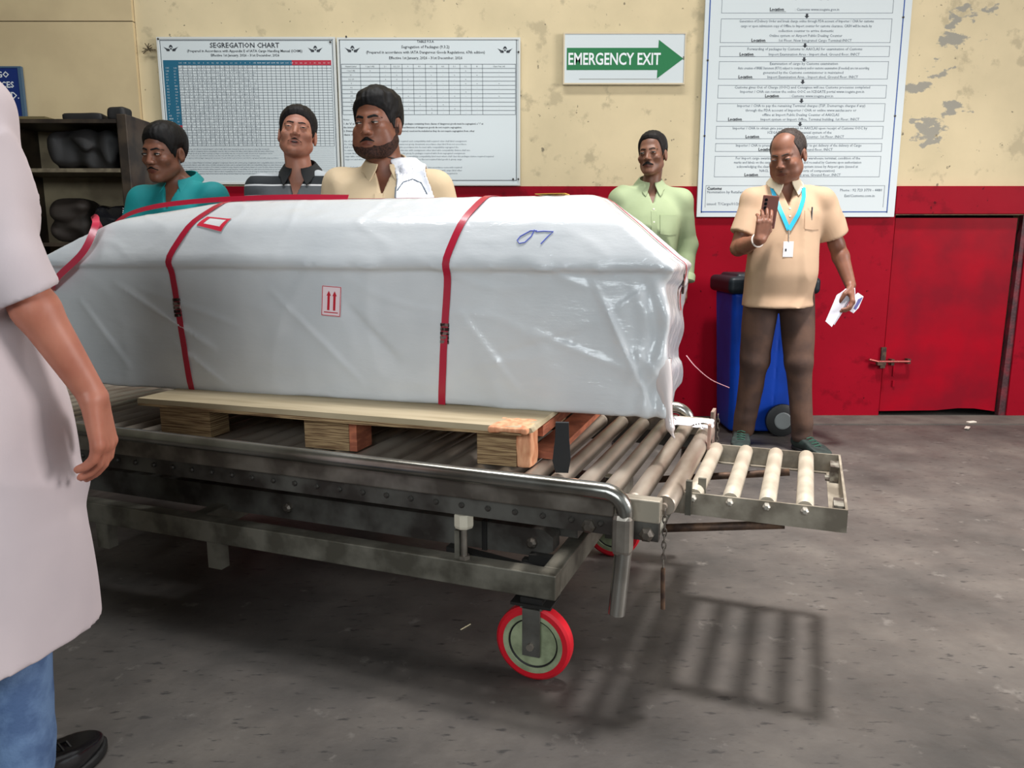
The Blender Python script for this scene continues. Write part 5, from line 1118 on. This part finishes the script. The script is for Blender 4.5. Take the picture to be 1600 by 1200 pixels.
# --- man with the towel
p = Person('heavyset bearded man in a cream shirt with a white towel over his shoulder', (-0.525, 3.32, 0), 0.0, ((132, 84, 62), (104, 62, 46)), hairm((18, 15, 15)),
           J=dict(neck=(0, 0.0, 1.43), shR=(-0.195, 0.0, 1.375), shL=(0.205, 0.0, 1.365), elR=(-0.28, 0.02, 1.12), elL=(0.30, 0.02, 1.11)),
           head=(-0.025, -0.04, 1.618), turn=(-0.30, 0.06, -0.02), hs=1.16, hw=0.98, jaw=1.12, heavy=0.008, wide=1.22, deep=1.3, belly=0.05, neck_r=0.068, arm=1.2)
p.face('full', 0.013, mous=1.0, eye=0.7, gaze=-0.6, beard=mat('dark_beard', (66, 42, 34), 0.7, c2=(36, 24, 20), scale=150, spec=0.2), curl=1.0, brow=1.5)
M_c = mat('cream_cotton', (208, 186, 154), 0.8, c2=(200, 177, 144), scale=4, bump=0.05, bscale=120)
p.shirt(M_c, hem=0.78, grow=0.022, hemw=0.02, r0=0.072, r1=0.074, cut=(0.9, 0.9), vneck=1.33, amp=0.011, seed=12, nr=0.078)
p.collar(M_c, r=0.078, front=0.030, gap=0.3); p.buttons(-0.01, (1.30, 1.22), M_btn); p.strip([(-0.01, 1.34), (-0.01, 1.2), (-0.01, 0.95)], 0.032, M_c, 'placket', 0.0015, p.shirt_o)
def towel(P):
    d = p.F(P); x, y, z = P[:, 0], P[:, 1], P[:, 2]; e = np.abs(d - 0.017 + 0.006 * folds(P, 26, 5, (2.2, 1, 0.6))) - 0.0045
    c = 0.115 + 0.02 * np.sin(z * 11) - 0.10 * np.clip(z - 1.38, 0, 1); hw = 0.068 + 0.02 * np.clip(1.4 - z, 0, 1)
    e = np.maximum(e, np.abs(x - c) - hw - 0.006 * np.sin(z * 30)); return np.maximum(e, 1.0 + 0.1 * (y > 0) - z)
tw = sdf_obj('towel', towel, (-0.02, -0.32, 0.96), (0.28, 0.26, 1.56), 0.0055, mat('white_towel', (226, 226, 230), 0.9, c2=(206, 208, 216), scale=30, bump=0.2, bscale=260), p.root); tw['label'] = 'white cotton towel with thin dark check lines'
M_chk = mat('towel_check', (92, 104, 116), 0.9)
def tline(pts, w):
    def F2(P):
        e = np.abs(p.F(P) - 0.0215 + 0.006 * folds(P, 26, 5, (2.2, 1, 0.6))) - 0.0022; q = None
        for (a, b), (c, d_) in zip(pts, pts[1:]):
            k = cap(P * A3((1, 0, 1)), (a, 0, b), (c, 0, d_), w); q = k if q is None else np.minimum(q, k)
        return np.maximum(np.maximum(e, q), P[:, 1])
    return sdf_obj('check_line', F2, (0.0, -0.32, 1.0), (0.25, 0.0, 1.5), 0.0035, M_chk, tw)
tline([(0.065, 1.35), (0.085, 1.385), (0.12, 1.40), (0.155, 1.385), (0.18, 1.34)], 0.003); tline([(0.06, 1.42), (0.058, 1.33), (0.066, 1.25), (0.06, 1.1)], 0.0028)
def tband(P):
    """the roll of towel standing up at the neck"""
    d = cap(P, (0.080, -0.075, 1.440), (0.082, 0.04, 1.475), 0.018, 0.022); return d + 0.006 * folds(P, 42, 3, (1, 0.3, 1))
sdf_obj('towel_roll', tband, (0.02, -0.15, 1.38), (0.14, 0.12, 1.56), 0.0045, bpy.data.materials['white_towel'], tw)
p.trousers(mat('dark_trousers', (48, 44, 48), 0.8)); p.shoes(mat('black_shoe_b', (30, 28, 28), 0.5), mat('dark_sole_b', (34, 34, 34), 0.6))
MB().tube(ringpts(Vector(p.J['neck']) + Vector((0, -0.004, 0.035)), Vector((0, 0.35, 1)).normalized(), 0.0725), 0.0022, 6).build('neck_cord', mat('black_cord', (30, 26, 26), 0.6), p.root)
# --- man in the striped polo
p = Person('man in a grey and black striped polo tilting his head back with mouth open', (-0.970, 3.62, 0), 0.0, ((176, 122, 100), (150, 98, 80)), hairm((22, 18, 18)),
           J=dict(neck=(0, 0.012, 1.44), shR=(-0.180, 0, 1.385), shL=(0.180, 0, 1.385)), head=(0.0, -0.005, 1.628), turn=(0.20, -0.22, 0.10), hs=1.04, hw=0.98, jaw=1.0, wide=1.04, neck_r=0.056)
p.face('full', 0.011, mous=0.55, eye=0.45, gaze=0.0)
p.hloc('mouth_gap', lambda P: ell(P, (0, -0.0935, -0.0665), (0.014, 0.005, 0.0042)), (-0.02, -0.105, -0.078), (0.02, -0.08, -0.055), 0.0016, mat('mouth_dark', (50, 22, 22), 0.5))
def stripes():
    m = mat('striped_knit', (196, 202, 204), 0.8, bump=0.05, bscale=160); nt = m.node_tree; N = nt.nodes; L = nt.links
    tc = N.new('ShaderNodeTexCoord'); sx = N.new('ShaderNodeSeparateXYZ'); L.new(tc.outputs['Object'], sx.inputs[0])
    mr = N.new('ShaderNodeMapRange'); mr.inputs[1].default_value = 1.20; mr.inputs[2].default_value = 1.50; L.new(sx.outputs[2], mr.inputs[0])
    r = N.new('ShaderNodeValToRGB'); r.color_ramp.interpolation = 'CONSTANT'; e = r.color_ramp.elements
    stops = [(0.0, (166, 174, 176)), (0.50, (206, 208, 208)), (0.52, (80, 84, 88)), (0.66, (214, 214, 214)), (0.68, (28, 34, 38)), (0.81, (176, 182, 186))]
    e[0].position = 0; e[0].color = (*lin(stops[0][1]), 1); e[1].position = stops[1][0]; e[1].color = (*lin(stops[1][1]), 1)
    for q, c in stops[2:]:
        k = e.new(q); k.color = (*lin(c), 1)
    L.new(mr.outputs[0], r.inputs[0]); L.new(r.outputs[0], N['Principled BSDF'].inputs['Base Color']); return m
p.shirt(stripes(), hem=0.80, grow=0.018, hemw=0.015, r0=0.068, r1=0.078, cut=(0.62, 0.62), vneck=1.325, amp=0.008, seed=15, nr=0.066)
p.collar(mat('black_knit_collar', (30, 32, 34), 0.85), r=0.067, front=0.034, gap=0.3)
p.buttons(0.0, (1.315, 1.285), M_btn); p.strip([(0.0, 1.335), (0.002, 1.26)], 0.018, mat('placket_white', (220, 222, 222), 0.8), 'placket', 0.0015, p.shirt_o)
g = MB()
for k, (x, z) in enumerate(((0.075, 1.31), (0.09, 1.32), (0.105, 1.305), (0.082, 1.285), (0.1, 1.28))):
    q = p.on(x, z, 0.002); g.box(q.x - 0.0035, q.x + 0.0035, q.y - 0.001, q.y + 0.002, z - 0.012, z + 0.012, None)
g.build('chest_print', mat('navy_embroidery', (44, 52, 84), 0.7), p.shirt_o)
p.trousers(mat('blue_trousers', (52, 60, 84), 0.8)); p.shoes(mat('brown_shoe', (60, 42, 32), 0.5), mat('dark_sole_c', (34, 34, 34), 0.6))
# --- man in the teal polo
p = Person('man in a teal polo looking down to the left behind the crate', (-1.555, 3.70, 0), -0.22, ((128, 82, 62), (104, 64, 48)), hairm((18, 15, 15)),
           J=dict(shR=(-0.180, -0.02, 1.35), elR=(-0.27, -0.06, 1.08)), head=(-0.025, -0.06, 1.565), turn=(-0.06, 0.16, 0.04), hs=1.10, hw=0.96, jaw=0.98, wide=1.08, neck_r=0.054, scale=0.99)
p.face('full', 0.011, mous=0.7, eye=0.9, gaze=-0.7, brow=1.3)
M_t = mat('teal_knit', (0, 138, 140), 0.75, c2=(0, 126, 130), scale=4, bump=0.05, bscale=160)
p.shirt(M_t, hem=0.80, grow=0.018, hemw=0.015, r0=0.070, r1=0.078, cut=(0.75, 0.75), vneck=1.30, amp=0.009, seed=19, nr=0.068)
p.collar(M_t, r=0.070, front=0.040, gap=0.42, spread=0.6); p.buttons(0.0, (1.285,), M_btn)
p.trousers(mat('black_trousers', (38, 38, 42), 0.8)); p.shoes(mat('black_shoe_c', (30, 28, 28), 0.5), mat('dark_sole_d', (34, 34, 34), 0.6))
# --- man in the pale kurta, close to the camera at the left
p = Person('man in a pale kurta and jeans seen from behind, close at the left edge', (-1.10, 1.42, 0), math.pi * 0.92, ((180, 116, 94), (162, 98, 78)), hairm((22, 18, 18)),
           J=dict(shR=(-0.175, 0.0, 1.36), shL=(0.185, 0.0, 1.36), elL=(0.24, 0.03, 1.10), elR=(-0.235, 0.01, 1.09), wrR=(-0.318, -0.06, 0.855), wrL=(0.26, -0.03, 0.87), ankR=(-0.10, 0.0, 0.09), toeR=(-0.10, -0.16), neck=(0, 0.012, 1.41)),
           head=(0, -0.03, 1.60), turn=(0, 0.15, 0), hs=1.05, wide=1.1, deep=1.15, arm=0.95, fine=0.0045,
           hands=dict(R=dict(f=(-0.06, -0.10, -1), t=(0.35, -0.9, 0), n=(0.9, 0.35, 0), curl=(0.34, 0.36, 0.38, 0.42), thumb=0.0, s=1.08)))
p.face('full', 0.012, mous=0.8)
M_k = mat('pale_kurta', (198, 184, 186), 0.85, c2=(188, 175, 178), scale=3, bump=0.05, bscale=240)
pr = [(0.36, 0.230, 0.225, 0, 0.0), (0.60, 0.238, 0.22, 0, 0), (0.86, 0.232, 0.196, 0, 0), (1.05, 0.205, 0.166, 0, 0), (1.22, 0.19, 0.150, 0, 0), (1.30, 0.19, 0.142, 0, 0), (1.36, 0.16, 0.11, 0, 0.008), (1.40, 0.115, 0.085, 0, 0.012), (1.46, 0.065, 0.062, 0, 0.014)]
p.shirt(M_k, hem=0.36, r0=0.068, r1=0.080, cut=(1.22, 1.22), vneck=0, amp=0.015, seed=23, nr=0.066, name='kurta', prof=pr, h=0.0062)
p.collar(M_k, r=0.064, front=0.0, gap=0.1, flop=0.0, h=0.015)
M_j = mat('blue_jeans', (96, 122, 158), 0.8, c2=(70, 94, 132), scale=18, bump=0.3, bscale=160)
p.trousers(M_j, cuff=0.05, name='jeans', amp=0.005); p.shoes(mat('shiny_black_leather', (24, 22, 24), 0.18, coat=0.6), mat('black_sole', (20, 20, 20), 0.5), mat('black_lace', (16, 16, 16), 0.5))
